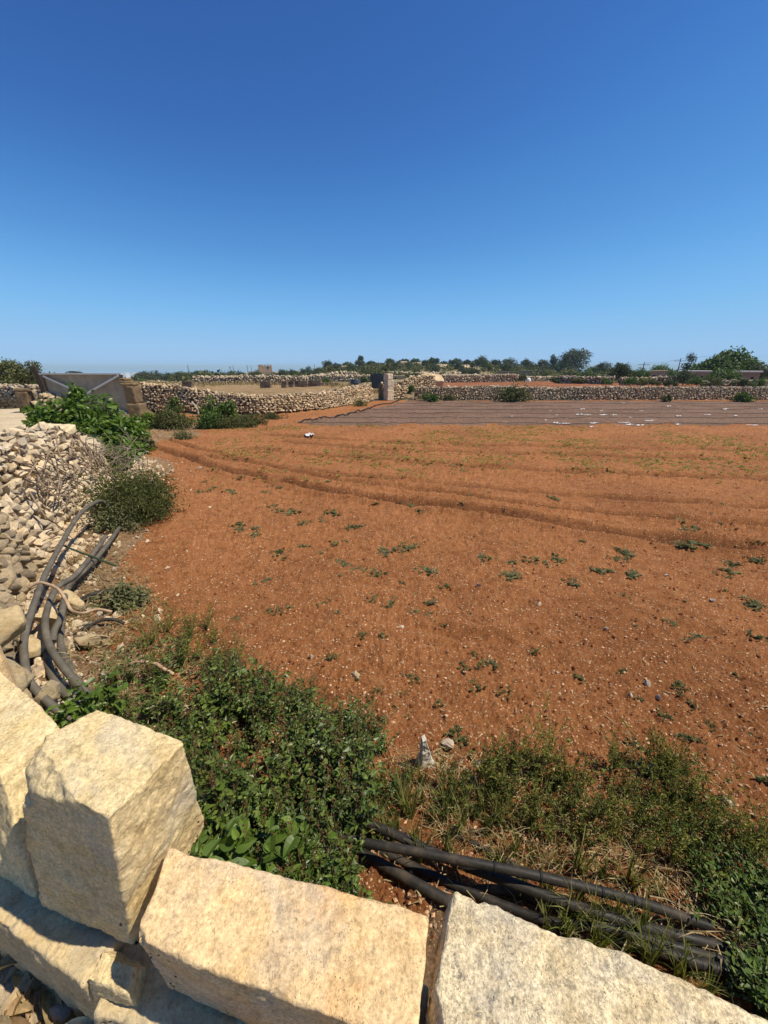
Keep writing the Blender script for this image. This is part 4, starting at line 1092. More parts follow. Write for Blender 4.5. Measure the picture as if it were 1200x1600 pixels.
# right hand corner leafy weeds over the pipes' end
P_MID = [make_proto("spreading_weed", "low spreading green weed at the right edge over the ends of the pipes", "weed", "spreading weeds over the ends of the pipes", *weed_leafy(90 + k, .17, 9, (.018, .045), G_CAROB, 1.0, False, False, 11), G_CAROB) for k in range(3)]
for px, py in ((1195, 1440), (1195, 1515), (1130, 1420), (1160, 1400), (1195, 1395), (1180, 1370), (1140, 1380), (1185, 1545), (1195, 1580), (1215, 1480), (1220, 1540), (1105, 1425), (1100, 1375), (1215, 1400), (1085, 1330)):
    q = at(px, py + 10, .06)
    plant(P_MID[rnd.randrange(3)], q.x, q.y, rnd.uniform(.7, 1.1), rng=rnd)

# grey green weeds sprouting over the bare soil
def rosette(seed, R=.10, n=22, mat=G_GREY, up=.45):
    r = np.random.RandomState(seed); g = Geo()
    for s in range(r.randint(3, 6)):
        c0 = np.array((r.normal(0, R * .45), r.normal(0, R * .45), 0)); k = n // 3
        a = r.uniform(0, 6.28, k)
        d = np.stack([np.cos(a), np.sin(a), r.uniform(.1, 1.2, k) * up], 1)
        ll = R * r.uniform(.35, .8, k)
        leaves(g, c0 + d * .006, d, np.stack([-np.cos(a) * .6, -np.sin(a) * .6, np.ones(k)], 1) + r.normal(0, .2, (k, 3)), ll, ll * r.uniform(.3, .5, k))
        b0 = c0 + d * (ll * .55)[:, None]
        for q in range(2):
            a2 = a + r.uniform(-1, 1, k); d2 = np.stack([np.cos(a2), np.sin(a2), r.uniform(.1, .8, k)], 1)
            leaves(g, b0, d2, np.tile((0, 0, 1.0), (k, 1)) + r.normal(0, .3, (k, 3)), ll * .5, ll * .2)
    return g
GW_ = "small grey green weeds sprouting over the red field"
GD_ = "small dark green weeds sprouting near the field's edge"
P_ROS = [put("field_weed", rosette(100 + k, (.075, .055, .09, .065, .1, .05, .08, .07, .06)[k], (22, 15, 30, 18, 26, 12, 36, 20, 28)[k], up=(.45, .7, .3, .9, .4, .6, .25, .8, .5)[k]).mesh("field_weed", (G_GREY, G_GRASSY)[k % 3 == 2], False), None, label="small grey green weed sprouting from the bare red soil", cat="weed", group=GW_) for k in range(9)]
P_ROD = [put("field_weed", rosette(110 + k, .065, 26, G_DARK, .9).mesh("field_weed", G_OLIVE, False), None, label="small dark green weed tuft standing up from the bare red soil", cat="weed", group=GD_) for k in range(4)]
near = [(567, 995), (600, 995), (518, 1030), (555, 1060), (590, 1080), (620, 1108), (685, 1105), (712, 1150), (633, 1055), (648, 1062), (742, 1025), (727, 1043), (755, 1045), (783, 1087), (745, 1075), (833, 1022), (908, 1058), (1000, 1095), (1085, 1100), (1040, 1120), (975, 1050),
        (640, 1120), (1145, 1055), (1065, 1150), (1090, 1155), (1110, 1135), (1175, 1155), (990, 1165), (720, 1165), (625, 1085), (1190, 1220), (600, 1130), (575, 1100), (1060, 1075), (1010, 1180), (430, 960), (420, 958), (505, 945), (515, 940)]
for px, py in near:
    q = at(px, py, 0)
    plant(P_ROD[rnd.randrange(4)], q.x, q.y, rnd.uniform(.55, 1.0), rng=rnd)
mids = [(735, 955), (1052, 1080), (1095, 1000), (1185, 995), (1080, 1000), (625, 915), (590, 900), (640, 860), (612, 865), (600, 858), (520, 850), (510, 858), (625, 862), (645, 855), (580, 935), (660, 890), (540, 880), (850, 880), (870, 878), (885, 905), (830, 875), (865, 870), (1070, 855), (1055, 850), (1090, 860),
        (1140, 905), (1135, 900), (1160, 945), (1175, 945), (1150, 880), (1180, 880), (1195, 875), (1070, 830), (1080, 825), (960, 860), (965, 880), (970, 870), (940, 890), (985, 895), (1060, 815), (430, 862), (435, 870), (470, 820), (480, 815), (545, 825), (560, 820), (380, 830), (395, 838), (375, 825), (440, 800), (455, 805), (500, 815), (525, 805),
        (355, 770), (310, 770), (335, 765), (320, 755), (410, 770), (430, 760), (370, 750), (660, 800), (690, 790), (640, 795), (620, 785), (720, 790), (730, 780), (760, 870), (790, 900), (800, 880), (910, 850), (1190, 850), (1120, 820), (540, 905), (560, 890), (700, 920), (900, 910), (760, 1045), (610, 940), (680, 945)]
for px, py in mids:
    for k in range(1 if py > 900 else 2):
        q = at(px + rnd.uniform(-7, 7), py + rnd.uniform(-3, 3), 0)
        plant(P_ROS[rnd.randrange(9)], q.x, q.y, rnd.uniform(.6, 1.25) * (1.0 if py > 900 else 1.2), rng=rnd, tilt=.05)
for k in range(70):
    q = at(rnd.uniform(300, 1200), rnd.uniform(690, 980), 0)
    plant(P_ROS[rnd.randrange(9)], q.x, q.y, rnd.uniform(.4, 1.0) * (1.3 if q.y > 5 else .8), rng=rnd, tilt=.05)
# countless seedlings towards the far side of the field
r = np.random.RandomState(9); g = Geo()
n = 11000
px = r.uniform(330, 1500, n); py = 664 + 100 * r.beta(1.1, 2.2, n)
sx = np.array([at(a, b)[0] for a, b in zip(px, py)]); sy = np.array([at(a, b)[1] for a, b in zip(px, py)])
keep = (noise2(sx * .5, sy * 1.1, 60) + .7 * noise2(sx * 1.8, sy * 1.8, 61) > r.uniform(-.3, .8, n)) & inside(sx, sy, FIELD) & (sy < 15.6)
sx, sy = sx[keep], sy[keep]; n = len(sx)
sz = gz(sx, sy) - .004
for k in range(6):
    a = r.uniform(0, 6.28, n); ll = r.uniform(.025, .07, n)
    d = np.stack([np.cos(a), np.sin(a), r.uniform(.2, 1.1, n)], 1)
    leaves(g, np.stack([sx, sy, sz], 1) + r.normal(0, .02, (n, 3)) * (1, 1, 0), d, np.stack([-np.cos(a), -np.sin(a), np.ones(n)], 1), ll, ll * .45)
put("seedlings", g.mesh("seedlings", G_YEL, False), None, kind='stuff')

# pebbles and clods of the soil
PEBM = limestone("field_pebble", (.62, .41, .24), (.38, .21, .11), (.52, .29, .15), 5, .1, .5, island=True, bd=.002)
CLODM = soil_mat("soil_clod", [(.165, .052, .019), (.250, .084, .029), (.310, .115, .044)], 0, .008)
def scatter_rocks(name, mat, n, size, seed, pw, xr=1.1, ymin=.8, ymax=16, sub=1, flat=.6, mask=None):
    r = np.random.RandomState(seed); g = Geo()
    y = ymin * (ymax / ymin) ** (r.uniform(0, 1, n) ** pw); x = r.uniform(-xr, xr, n) * (y * 1.0 + 1.0)
    ok = inside(x, y, FIELD) & (dist_line(x, y, FIELD[:12]) > .12)
    if mask is not None: ok &= mask(x, y, r)
    x, y = x[ok], y[ok]; z = gz(x, y)
    s = size[0] * (size[1] / size[0]) ** (r.uniform(0, 1, len(x)) ** 2.6) * (1 + .05 * y)
    protos = [rock_np(500 + seed * 10 + k, sub, 6, .06) for k in range(6)]
    which = r.randint(0, 6, len(x))
    for k in range(6):
        m = which == k
        if not m.any(): continue
        v, f = protos[k]; mm = m.sum()
        a = r.uniform(0, 6.28, mm); ca, sa = np.cos(a), np.sin(a)
        sc = s[m][:, None] * np.stack([r.uniform(.8, 1.4, mm), r.uniform(.6, 1.1, mm), r.uniform(.4, .9, mm) * flat * 1.4], 1)
        W = v[None] * sc[:, None, :]
        W = np.stack([W[..., 0] * ca[:, None] - W[..., 1] * sa[:, None], W[..., 0] * sa[:, None] + W[..., 1] * ca[:, None], W[..., 2]], 2)
        W = W + np.stack([x[m], y[m], z[m] + s[m] * .12], 1)[:, None, :]
        g.add(W.reshape(-1, 3), (f[None] + (np.arange(mm) * len(v))[:, None, None]).reshape(-1, 3))
    put(name, g.mesh(name, mat, False), None, kind='stuff')
ICO[0] = (np.array([(1, 0, 0), (-1, 0, 0), (0, 1, 0), (0, -1, 0), (0, 0, 1), (0, 0, -1)], float), np.array([(0, 2, 4), (2, 1, 4), (1, 3, 4), (3, 0, 4), (2, 0, 5), (1, 2, 5), (3, 1, 5), (0, 3, 5)]))
def ico0(): 
    b_ = bmesh.new(); bmesh.ops.create_icosphere(b_, subdivisions=1, radius=1); v = np.array([q.co[:] for q in b_.verts]); f = np.array([[q.index for q in t.verts] for t in b_.faces]); b_.free(); return v, f
ICO[1] = ico0()
scatter_rocks("pebbles", PEBM, 34000, (.005, .026), 1, 1.0, sub=0)
scatter_rocks("soil_clods", CLODM, 11000, (.008, .038), 2, .95, sub=0, flat=.8)
# single stones one can pick out
PB = [rock_mesh("field_stone", 600 + k, limestone("white_field_stone", (.60, .50, .38), (.42, .33, .22), (.5, .36, .22), 4, .1, .1, bd=.003), 2, 7) for k in range(3)]
k = 0
for px, py, s, t in ((627, 980, .05, "small cream stone on the red soil above the dark weeds"), (1114, 938, .075, "whitish stone standing out on the red soil at right"), (748, 918, .06, "pinkish stone on the red soil near the middle"), (842, 945, .055, "small cream stone right of the middle on red soil"), (487, 1030, .06, "cream stone beside the topmost leafy weed"), (1028, 1090, .05, "round cream stone at lower right of the field"),
                   (1010, 1070, .06, "flat pale chip lying on red soil at lower right"), (985, 1088, .045, "tiny white stone left of a round cream stone"), (947, 985, .05, "small white stone above the crumbly furrow"), (700, 1172, .085, "reddish brown stone right of the white pointed stone"), (745, 1200, .06, "small tan stone in the weeds right of the white pointed stone"), (1135, 1255, .07, "cream stone near the right edge weeds"), (1040, 900, .05, "tiny pale stone at the right of the field")):
    q = at(px, py, 0); zz = ground(q.x, q.y)
    put("field_stone", PB[k % 3], None, (q.x, q.y, zz + s * .15), t, "stone", "loose stones on the red field", None, (k * .7, .3 * k, k * 1.3), (s, s * .8, s * .6)); k += 1
q = at(664, 1200, .0)
W, Q_ = block_np(hexa([np.array(a) for a in ((-.012, .02, .26), (.012, .02, .27), (.014, -.015, .25), (-.014, -.015, .255))], [np.array(a) for a in ((-.045, .035, -.03), (.05, .04, -.03), (.055, -.035, -.03), (-.045, -.04, -.03))]), step=.006, seed=88, rnd=.008, amp=(.012, .007, .003))
put("pointed_stone", Geo().add(W, Q=Q_).mesh("pointed_stone", limestone("white_weathered_stone", (.66, .60, .50), (.40, .35, .28), (.5, .42, .3), 3, .4, .0, bd=.004), True), None, (q.x, q.y, ground(q.x, q.y)), "white weathered pointed stone sticking up between the weeds and red soil", "stone", rot=(.12, -.12, .3))

# vines and bushes -------------------------------------------------------------
def bush_geo(seed, size, nleaf, L, clumps=14, lean=(0, 0), hollow=.55, tv=L4V, tf=L4F, up=.5, wid=.7, zmin=.02):
    r = np.random.RandomState(seed); g = Geo(); gs = Geo()
    sx, sy, szz = size
    C_ = []
    for c in range(clumps):
        d = sph(r, 1)[0]; d[2] = abs(d[2]); rr = r.uniform(.25, .8)
        C_.append((d[0] * sx * .5 * rr + lean[0] * d[2], d[1] * sy * .5 * rr + lean[1] * d[2], max(szz * (.04 + .70 * d[2] * rr + r.uniform(0, .12)), zmin)))
    C_ = np.array(C_); rad = r.uniform(.16, .34, clumps) * min((sx + sy) / 2, szz * 1.6)
    k = r.randint(0, clumps, nleaf)
    dd = sph(r, nleaf); rr = r.uniform(hollow, 1.05, nleaf)
    P_ = C_[k] + dd * (rad[k] * rr)[:, None] * (1, 1, .85)
    ok = P_[:, 2] > zmin; P_ = P_[ok]; dd = dd[ok]; n = len(P_)
    dr = unit(dd * .7 + sph(r, n) * .9 + (0, 0, -.15)); nn = unit(dd * .7 + sph(r, n) * .6 + (0, 0, up))
    ll = r.uniform(L[0], L[1], n)
    leaves(g, P_, dr, nn, ll, ll * wid * r.uniform(.8, 1.2, n), tv, tf)
    for c in range(min(clumps, 16)):
        m = np.array((lean[0] * .2, lean[1] * .2, C_[c][2] * .45)) + C_[c] * (.35, .35, 0) + r.normal(0, .03 * sx, 3)
        p0 = np.array((r.normal(0, sx * .05), r.normal(0, sy * .05), -.02))
        gs.tube(curve([p0, m, C_[c], C_[c] + (C_[c] - m) * .35], 3), np.linspace(.018, .004, 10) * max(szz, .4), 4, False)
    return g, gs
def bush(name, label, cat, loc, size, seed, nleaf, L, mat, matb=TWIG, group=None, **kw):
    g, gs = bush_geo(seed, size, nleaf, L, **kw)
    root = empty(name, label, cat, loc, group)
    put("foliage", g.mesh("foliage", mat, False), root); put("branches", gs.mesh("branches", matb, True), root)
    return root
# the big vine sprawling over the wall's end
vx = at(150, 700, .25)
root = empty("climbing_vine", "bright green vine sprawling over the rubble wall's end before the gate", "vine", (vx.x, vx.y, .0))
gv, gb_ = Geo(), Geo()
for k, (px, py, Y, sx, sy, sz, nl) in enumerate(((120, 640, 10.2, 1.9, 1.5, 1.1, 1500), (165, 665, 9.8, 1.7, 1.3, 1.2, 1500), (195, 690, 9.4, 1.1, 1.0, 1.1, 1100), (75, 650, 10.0, 1.4, 1.0, .5, 700), (200, 665, 10.6, 1.0, 1.0, .8, 600), (120, 610, 10.6, .5, .4, .7, 200), (160, 700, 8.9, 1.2, .9, 1.0, 900), (185, 715, 8.6, .9, .8, .9, 700), (160, 645, 10.8, 1.6, 1.0, 1.2, 900), (200, 720, 8.9, .5, .5, 1.0, 500))):
    c0 = atY(px, py, Y); g_, s_ = bush_geo(200 + k, (sx, sy, sz), nl, (.075, .15), 12, hollow=.5, tv=LHV, tf=LHF, wid=.85, up=.7)
    off = np.array((c0.x - vx.x, c0.y - vx.y, c0.z - sz * .5))
    gv.add(np.concatenate(g_.V) + off, np.concatenate(g_.T)); gb_.add(np.concatenate(s_.V) + off, Q=np.concatenate(s_.Q))
r = np.random.RandomState(77)
for k in range(110):                                # bare trailing stems at its foot
    c0 = np.array(atY(r.uniform(135, 212), r.uniform(685, 755), r.uniform(7.4, 8.6))) - (vx.x, vx.y, 0)
    gb_.tube(curve([c0, c0 + r.normal(0, .16, 3), c0 + r.normal(0, .3, 3) - (0, 0, .15)], 4), .006, 4, False)
put("foliage", gv.mesh("foliage", G_VINE, False), root); put("branches", gb_.mesh("branches", TWIG, True), root)

def bush_px(name, label, cat, px0, px1, ytop, ybase, z, mat, seed, nleaf, L, depth=.7, group=None, **kw):
    b0 = at((px0 + px1) / 2, ybase, z)
    for _ in range(4): b0 = at((px0 + px1) / 2, ybase, ground(b0.x, b0.y))
    z = b0.z
    s = b0.y / (CP - (ybase - 800) / 600 * SP)
    w = (px1 - px0) / 600 * s; h = atY((px0 + px1) / 2, ytop, b0.y).z - z
    return bush(name, label, cat, tuple(b0), (w, w * depth, max(h, .12)), seed, nleaf, L, mat, group=group, **kw)
bush_px("scrub_bush", "olive green low bush at the foot of the rubble wall beside the red field", "bush", 146, 280, 722, 804, .05, G_GRASSY, 301, 9000, (.04, .10), 1.0, wid=.2, clumps=50)
bush_px("scrub_bush", "lower grey green bush spreading on the red soil above the pipe's arch", "bush", 150, 218, 775, 828, .05, G_GREY, 302, 2200, (.03, .06), .9, wid=.4)
bush_px("scrub_bush", "small green bush by the field corner below the vine's right side", "bush", 205, 250, 668, 702, .25, G_OLIVE, 303, 900, (.05, .10), .8)
bush_px("scrub_bush", "dark green weed clump on the field edge right of the pipe stub", "bush", 165, 228, 895, 945, .05, G_GREY, 304, 1300, (.03, .055), .9, wid=.5)
bush_px("green_bush", "bright green leafy bush in front of the gate pier", "bush", 205, 262, 640, 668, .35, G_VINE, 305, 1200, (.08, .15), .7)
bush_px("scrub_bush", "grey olive scrub between the gate pier and the bare pale branch", "bush", 245, 312, 633, 670, .25, G_OLIVE, 306, 1800, (.06, .12), .7, wid=.4)
bush_px("ivy_bush", "green ivy hanging over the middle wall right of the gate pier", "bush", 264, 288, 606, 650, .2, G_CAROB, 307, 900, (.06, .12), .5)
bush_px("green_bush", "bright green bush growing through the middle wall, left of the taller one", "bush", 312, 345, 606, 650, .15, G_VINE, 308, 900, (.08, .15), .6)
bush_px("green_bush", "tall dark green bush growing through the middle wall near its bend", "bush", 338, 374, 602, 656, .15, G_CAROB, 309, 1500, (.08, .16), .6)
bush_px("scrub_bush", "long olive scrub along the middle wall below the tall green bush", "bush", 300, 410, 648, 668, .12, G_OLIVE, 310, 3600, (.05, .10), .3, wid=.35, clumps=34)
bush_px("scrub_bush", "low green weeds on the field edge left of the puddle of film", "bush", 262, 308, 670, 686, .08, G_GREY, 311, 700, (.05, .09), .5, wid=.4)
bush_px("scrub_bush", "low grassy scrub strip at the foot of the sunlit middle wall", "bush", 395, 460, 643, 655, .06, G_OLIVE, 312, 1200, (.06, .12), .3, wid=.3)
bush_px("scrub_bush", "small bush at the foot of the curved sunlit wall", "bush", 548, 575, 622, 634, .05, G_OLIVE, 313, 500, (.08, .14), .6, wid=.4)
bush_px("green_bush", "round green bush between the sunlit wall and the pale pillar", "bush", 594, 612, 607, 624, .05, G_CAROB, 314, 700, (.09, .16), .8)
bush_px("green_bush", "green bush in the gap right of the pale pillar", "bush", 635, 648, 594, 615, .1, G_CAROB, 315, 600, (.10, .18), .8)
bush_px("green_bush", "low green bush against the left end of the far wall", "bush", 655, 690, 610, 627, .0, G_CAROB, 316, 900, (.09, .16), .5)
bush_px("green_bush", "big dark olive bush in front of the far wall", "bush", 774, 832, 597, 627, .0, G_OLIVE, 317, 2400, (.09, .18), .6, wid=.5)
bush_px("green_bush", "green bush at the right end of the far wall", "bush", 1143, 1184, 611, 627, .0, G_CAROB, 318, 1100, (.09, .16), .5)
bush_px("green_bush", "small dark bush low against the far wall at right", "bush", 1034, 1049, 615, 627, .0, G_OLIVE, 319, 400, (.09, .16), .6)
bush_px("green_bush", "small dark green bush at the end of the mulched rows beside the far wall", "bush", 692, 712, 613, 627, .0, G_OLIVE, 320, 400, (.09, .16), .6)
bush_px("scrub_bush", "brown dry scrub before the road wall at the far left edge", "bush", -10, 38, 614, 638, .5, flat_mat("dry_brown_scrub", (.13, .10, .06), .9), 321, 1600, (.05, .12), .5, wid=.3)
p0 = np.array(atY(311, 656, 18.6)); 
put("bare_branch", Geo().tube(curve([(0, 0, 0), (.02, 0, .35), (-.05, 0, .62), (-.22, .05, .80)], 4), np.linspace(.05, .03, 13), 6).tube(curve([(-.05, 0, .62), (.08, .05, .78), (.1, .05, .9)], 3), .03, 6).mesh("bare_branch", flat_mat("bleached_branch", (.52, .45, .33), .9)), None, tuple(p0), "bleached bare branch standing upright in the scrub before the middle wall", "branch")

bush_px("scrub_bush", "dense dark scrub below the ivy on the middle wall", "bush", 236, 300, 638, 668, .2, G_OLIVE, 331, 3600, (.06, .13), .5, wid=.4, clumps=30)
bush_px("scrub_bush", "dense scrub at the foot of the two bright green wall bushes", "bush", 296, 352, 640, 668, .2, G_CAROB, 332, 3000, (.06, .13), .5, wid=.45, clumps=26)
bush_px("scrub_bush", "low scrub ending the bush strip at the right along the middle wall", "bush", 350, 425, 644, 664, .2, G_OLIVE, 333, 3200, (.06, .12), .4, wid=.35, clumps=30)
# dry litter: stems and straw on the bank, leaf litter on the roadside
r = np.random.RandomState(12); g = Geo()
def straws(n, poly, L=(.04, .16), zz=(0, .07)):
    P_ = np.array(poly); lo, hi = P_.min(0), P_.max(0)
    x = r.uniform(lo[0], hi[0], n * 3); y = r.uniform(lo[1], hi[1], n * 3); ok = inside(x, y, poly); x, y = x[ok][:n], y[ok][:n]; n = len(x)
    a = r.uniform(0, 6.28, n); z = gz(x, y, False) + r.uniform(*zz, n)
    d = np.stack([np.cos(a), np.sin(a), r.normal(0, .35, n)], 1)
    leaves(g, np.stack([x, y, z], 1), d, np.tile((0, 0, 1.0), (n, 1)) + r.normal(0, .5, (n, 3)), r.uniform(*L, n), r.uniform(.002, .006, n), LTV, LTF)
straws(1500, lines_px([(560, 1200), (700, 1170), (860, 1250), (1000, 1250), (1110, 1290), (1240, 1330), (1240, 1560), (1100, 1500), (900, 1400), (700, 1320)]))
straws(4200, lines_px([(130, 850), (190, 850), (240, 930), (260, 1000), (420, 1060), (560, 1150), (500, 1200), (200, 1150), (100, 1080), (90, 950)]))
straws(300, lines_px([(1240, 1400), (1240, 1640), (900, 1500), (640, 1440), (560, 1360), (700, 1340), (900, 1400)]), (.03, .1))
nS = 2600; yS = 1.2 * 12 ** r.uniform(0, 1, nS); xS = r.uniform(-1.1, 1.1, nS) * (yS + 1); okS = inside(xS, yS, FIELD); xS, yS = xS[okS], yS[okS]; nS = len(xS)
aS = r.uniform(0, 6.28, nS)
leaves(g, np.stack([xS, yS, gz(xS, yS) + .004], 1), np.stack([np.cos(aS), np.sin(aS), r.normal(0, .1, nS)], 1), np.tile((0, 0, 1.0), (nS, 1)), r.uniform(.02, .08, nS), r.uniform(.003, .007, nS), LTV, LTF)
put("dry_straw_litter", g.mesh("dry_straw_litter", G_STRAW, False), None, kind='stuff')
DEADL = leaf_mat("dead_leaf", [(.30, .20, .10), (.42, .31, .16), (.22, .13, .07), (.50, .40, .24), (.33, .30, .14)], .12, .7)
g = Geo(); n = 1500
x = r.uniform(-1.9, -.35, n); y = r.uniform(.05, .95, n); ok = (y < .60 - .40 * (x + 1.0)) ; x, y = x[ok], y[ok]; n = len(x)
a = r.uniform(0, 6.28, n); ll = r.uniform(.015, .06, n)
leaves(g, np.stack([x, y, .705 + r.uniform(0, .02, n)], 1), np.stack([np.cos(a), np.sin(a), r.normal(0, .2, n)], 1), np.tile((0, 0, 1.0), (n, 1)) + r.normal(0, .45, (n, 3)), ll, ll * r.uniform(.12, .5, n))
put("leaf_litter", g.mesh("leaf_litter", DEADL, False), None, kind='stuff')
dl = []
for k in range(4):
    rr = np.random.RandomState(k); V_ = []
    for i in range(9):
        t = i / 8; w = .5 * math.sin(math.pi * min(t * .96 + .03, 1)) ** .8
        for j in range(5):
            u = (j - 2) / 2
            V_.append((u * w * .30 + .05 * math.sin(t * 3 + k), t, .10 * u * u * (1 + k * .3) + .12 * math.sin(t * 3.1 * (1 + .2 * k)) + .02 * rr.normal()))
    dl.append(Geo().add(V_, Q=[(i * 5 + j, i * 5 + j + 1, i * 5 + j + 6, i * 5 + j + 5) for i in range(8) for j in range(4)]).mesh("dead_leaf", leaf_mat("curled_dead_leaf", [(.34, .23, .11), (.46, .35, .18), (.26, .16, .085), (.52, .43, .27)], .12, .6, island=False), True))
labs = "long curled dead leaf lying in the litter at the foot of the block wall"
for k in range(46):
    px, py = rnd.uniform(-10, 190), 0
    py = 1500 + px * .55 + rnd.uniform(0, 150)
    q = at(px, py, .72)
    put("dead_leaf", dl[k % 4], None, (q.x, q.y, .715 + rnd.uniform(0, .02)), labs, "dead leaf", "dead leaves at the foot of the block wall", None, (rnd.uniform(-.3, .3), rnd.uniform(-.4, .4), rnd.uniform(0, 6.28)), (rnd.uniform(.06, .12),) * 3)
q = at(92, 1582, .72)
put("pebble", PB[1], None, (q.x, q.y, .72), "small grey green stone among dead leaves at the lower left corner", "stone", None, None, (0, .2, .4), (.06, .05, .04))
# white scraps of film on the planted plot
FILM, nt, b = new_mat("white_plastic_film", .5, .5); b.inputs["Base Color"].default_value = (.62, .62, .64, 1)
fm = []
for k in range(3):
    rr = np.random.RandomState(40 + k); nx, ny = 12, 5
    V_ = [((i / nx - .5) + rr.normal() * .02, (j / ny - .5) * (.8 + .3 * math.sin(i * 1.3 + k)), .10 + .10 * rr.normal()) for i in range(nx + 1) for j in range(ny + 1)]
    fm.append(Geo().add(V_, Q=[(i * (ny + 1) + j, (i + 1) * (ny + 1) + j, (i + 1) * (ny + 1) + j + 1, i * (ny + 1) + j + 1) for i in range(nx) for j in range(ny)]).mesh("film_scrap", FILM, True))
fs = [(880, 662, 2.6), (930, 661, 2.0), (868, 661, 1.0), (915, 647, 2.6), (945, 647, 2.4), (905, 647, 1.6), (975, 659, 2.2), (985, 663, 1.8), (910, 640, 1.2), (1002, 642, 1.0), (985, 652, .7), (1045, 635, 1.2), (974, 629, 1.0), (1020, 655, 3.0), (1060, 650, 1.0), (1105, 649, 1.6), (1150, 650, .8), (1000, 664, 1.4), (870, 649, .5), (853, 656, .5), (960, 648, 1.0), (1188, 640, 1.2), (1135, 639, 2.0), (940, 641, .8), (1175, 665, 2.0), (1060, 663, 1.2), (800, 650, .4), (860, 643, .4), (925, 667, .8)]
for k, (px, py, s) in enumerate(fs):
    q = at(px, py, .05)
    put("film_scrap", fm[k % 3], None, (q.x, q.y, ground(q.x, q.y) + .03), "scrap of white plastic film caught on the ploughed plot's ridges", "plastic scrap", "white film scraps on the ploughed plot", None, (0, 0, rnd.uniform(-.1, .1)), (s * .22, .07, .10))
q = at(484, 681, .02)
put("film_heap", fm[1], None, (q.x, q.y, ground(q.x, q.y) + .02), "crumpled white film lying alone on the red field left of the plot", "plastic film", None, None, (0, 0, .2), (.30, .35, .22))
# undergrowth between the standing weeds, rubble chips at the foot of the left wall
r = np.random.RandomState(21); g = Geo()
def carpet(n, poly, L, hz):
    P_ = np.array(poly); lo, hi = P_.min(0), P_.max(0)
    x = r.uniform(lo[0], hi[0], n * 3); y = r.uniform(lo[1], hi[1], n * 3); ok = inside(x, y, poly) & (noise2(x * 4, y * 4, 91) > -.35); x, y = x[ok][:n], y[ok][:n]; k = len(x)
    a = r.uniform(0, 6.28, k); ll = r.uniform(*L, k)
    leaves(g, np.stack([x, y, gz(x, y, False) + hz * r.uniform(0, 1, k) ** 1.5], 1), np.stack([np.cos(a), np.sin(a), r.normal(.15, .35, k)], 1), np.stack([r.normal(0, .35, k), r.normal(0, .35, k), np.ones(k)], 1), ll, ll * r.uniform(.45, .7, k))
carpet(2200, M1, (.018, .042), .10)
carpet(900, lines_px([(560, 1190), (640, 1180), (760, 1180), (900, 1210), (1000, 1190), (1090, 1230), (1240, 1330), (1240, 1420), (1100, 1380), (900, 1330), (700, 1290), (560, 1260)]), (.012, .03), .10)
carpet(1500, lines_px([(1090, 1380), (1240, 1380), (1240, 1640), (1120, 1560), (1130, 1460)]), (.015, .035), .12)
carpet(900, lines_px([(110, 960), (240, 930), (330, 980), (300, 1040), (160, 1080), (110, 1060)]), (.012, .03), .10)
put("undergrowth", g.mesh("undergrowth", G_DARK, False), None, kind='stuff')
g = Geo(); n = 2600
t = r.uniform(0, 1, n) ** .8; P_ = np.array(LEFTL[1:]); sidx = t * (len(P_) - 1.001); i0 = sidx.astype(int); f = (sidx - i0)[:, None]
B_ = P_[i0] * (1 - f) + P_[i0 + 1] * f + np.stack([r.exponential(.26, n) - .15, r.normal(0, .06, n)], 1)
zc = gz(B_[:, 0].copy(), B_[:, 1].copy(), False)
pr = [rock_np(820 + k, 1, 8) for k in range(6)]
for k in range(n):
    v, f_ = pr[k % 6]; s_ = .018 + .13 * r.beta(1, 4) ; R = np.array(Euler(r.uniform(0, 6, 3)).to_matrix())
    g.add(v * s_ * np.array((1.3, 1, .8)) @ R.T + (B_[k, 0], B_[k, 1], zc[k] + s_ * .2), f_)
put("rubble_chips", g.mesh("rubble_chips", RUBBLE_S, False), None, kind='stuff')

for ob in list(COL.objects):
    gname = ob.get("group")
    if gname == GL: ob["label"] = "dark green leafy weed " + where_bank(ob)
    elif gname == "broad leaved weeds along the orange slab": ob["label"] = "broad heart leaved green weed " + where_bank(ob)
    elif gname == GF: ob["label"] = "wispy yellow green weed " + where_pipes(ob)
    elif gname == "spreading weeds over the ends of the pipes": ob["label"] = "low spreading green weed " + where_pipes(ob)
    elif gname == "grass tufts round the black pipes": ob["label"] = "long bladed green grass tuft " + where_pipes(ob)
    elif gname == "dry grass tufts beside the pipes": ob["label"] = "dry straw coloured grass tuft " + where_pipes(ob)
    elif gname == GW_: ob["label"] = ("bigger" if ob.scale.x > 1.05 else "small") + " grey green weed " + where_field(ob)
    elif gname == GD_: ob["label"] = "small dark upright weed " + where_field(ob)
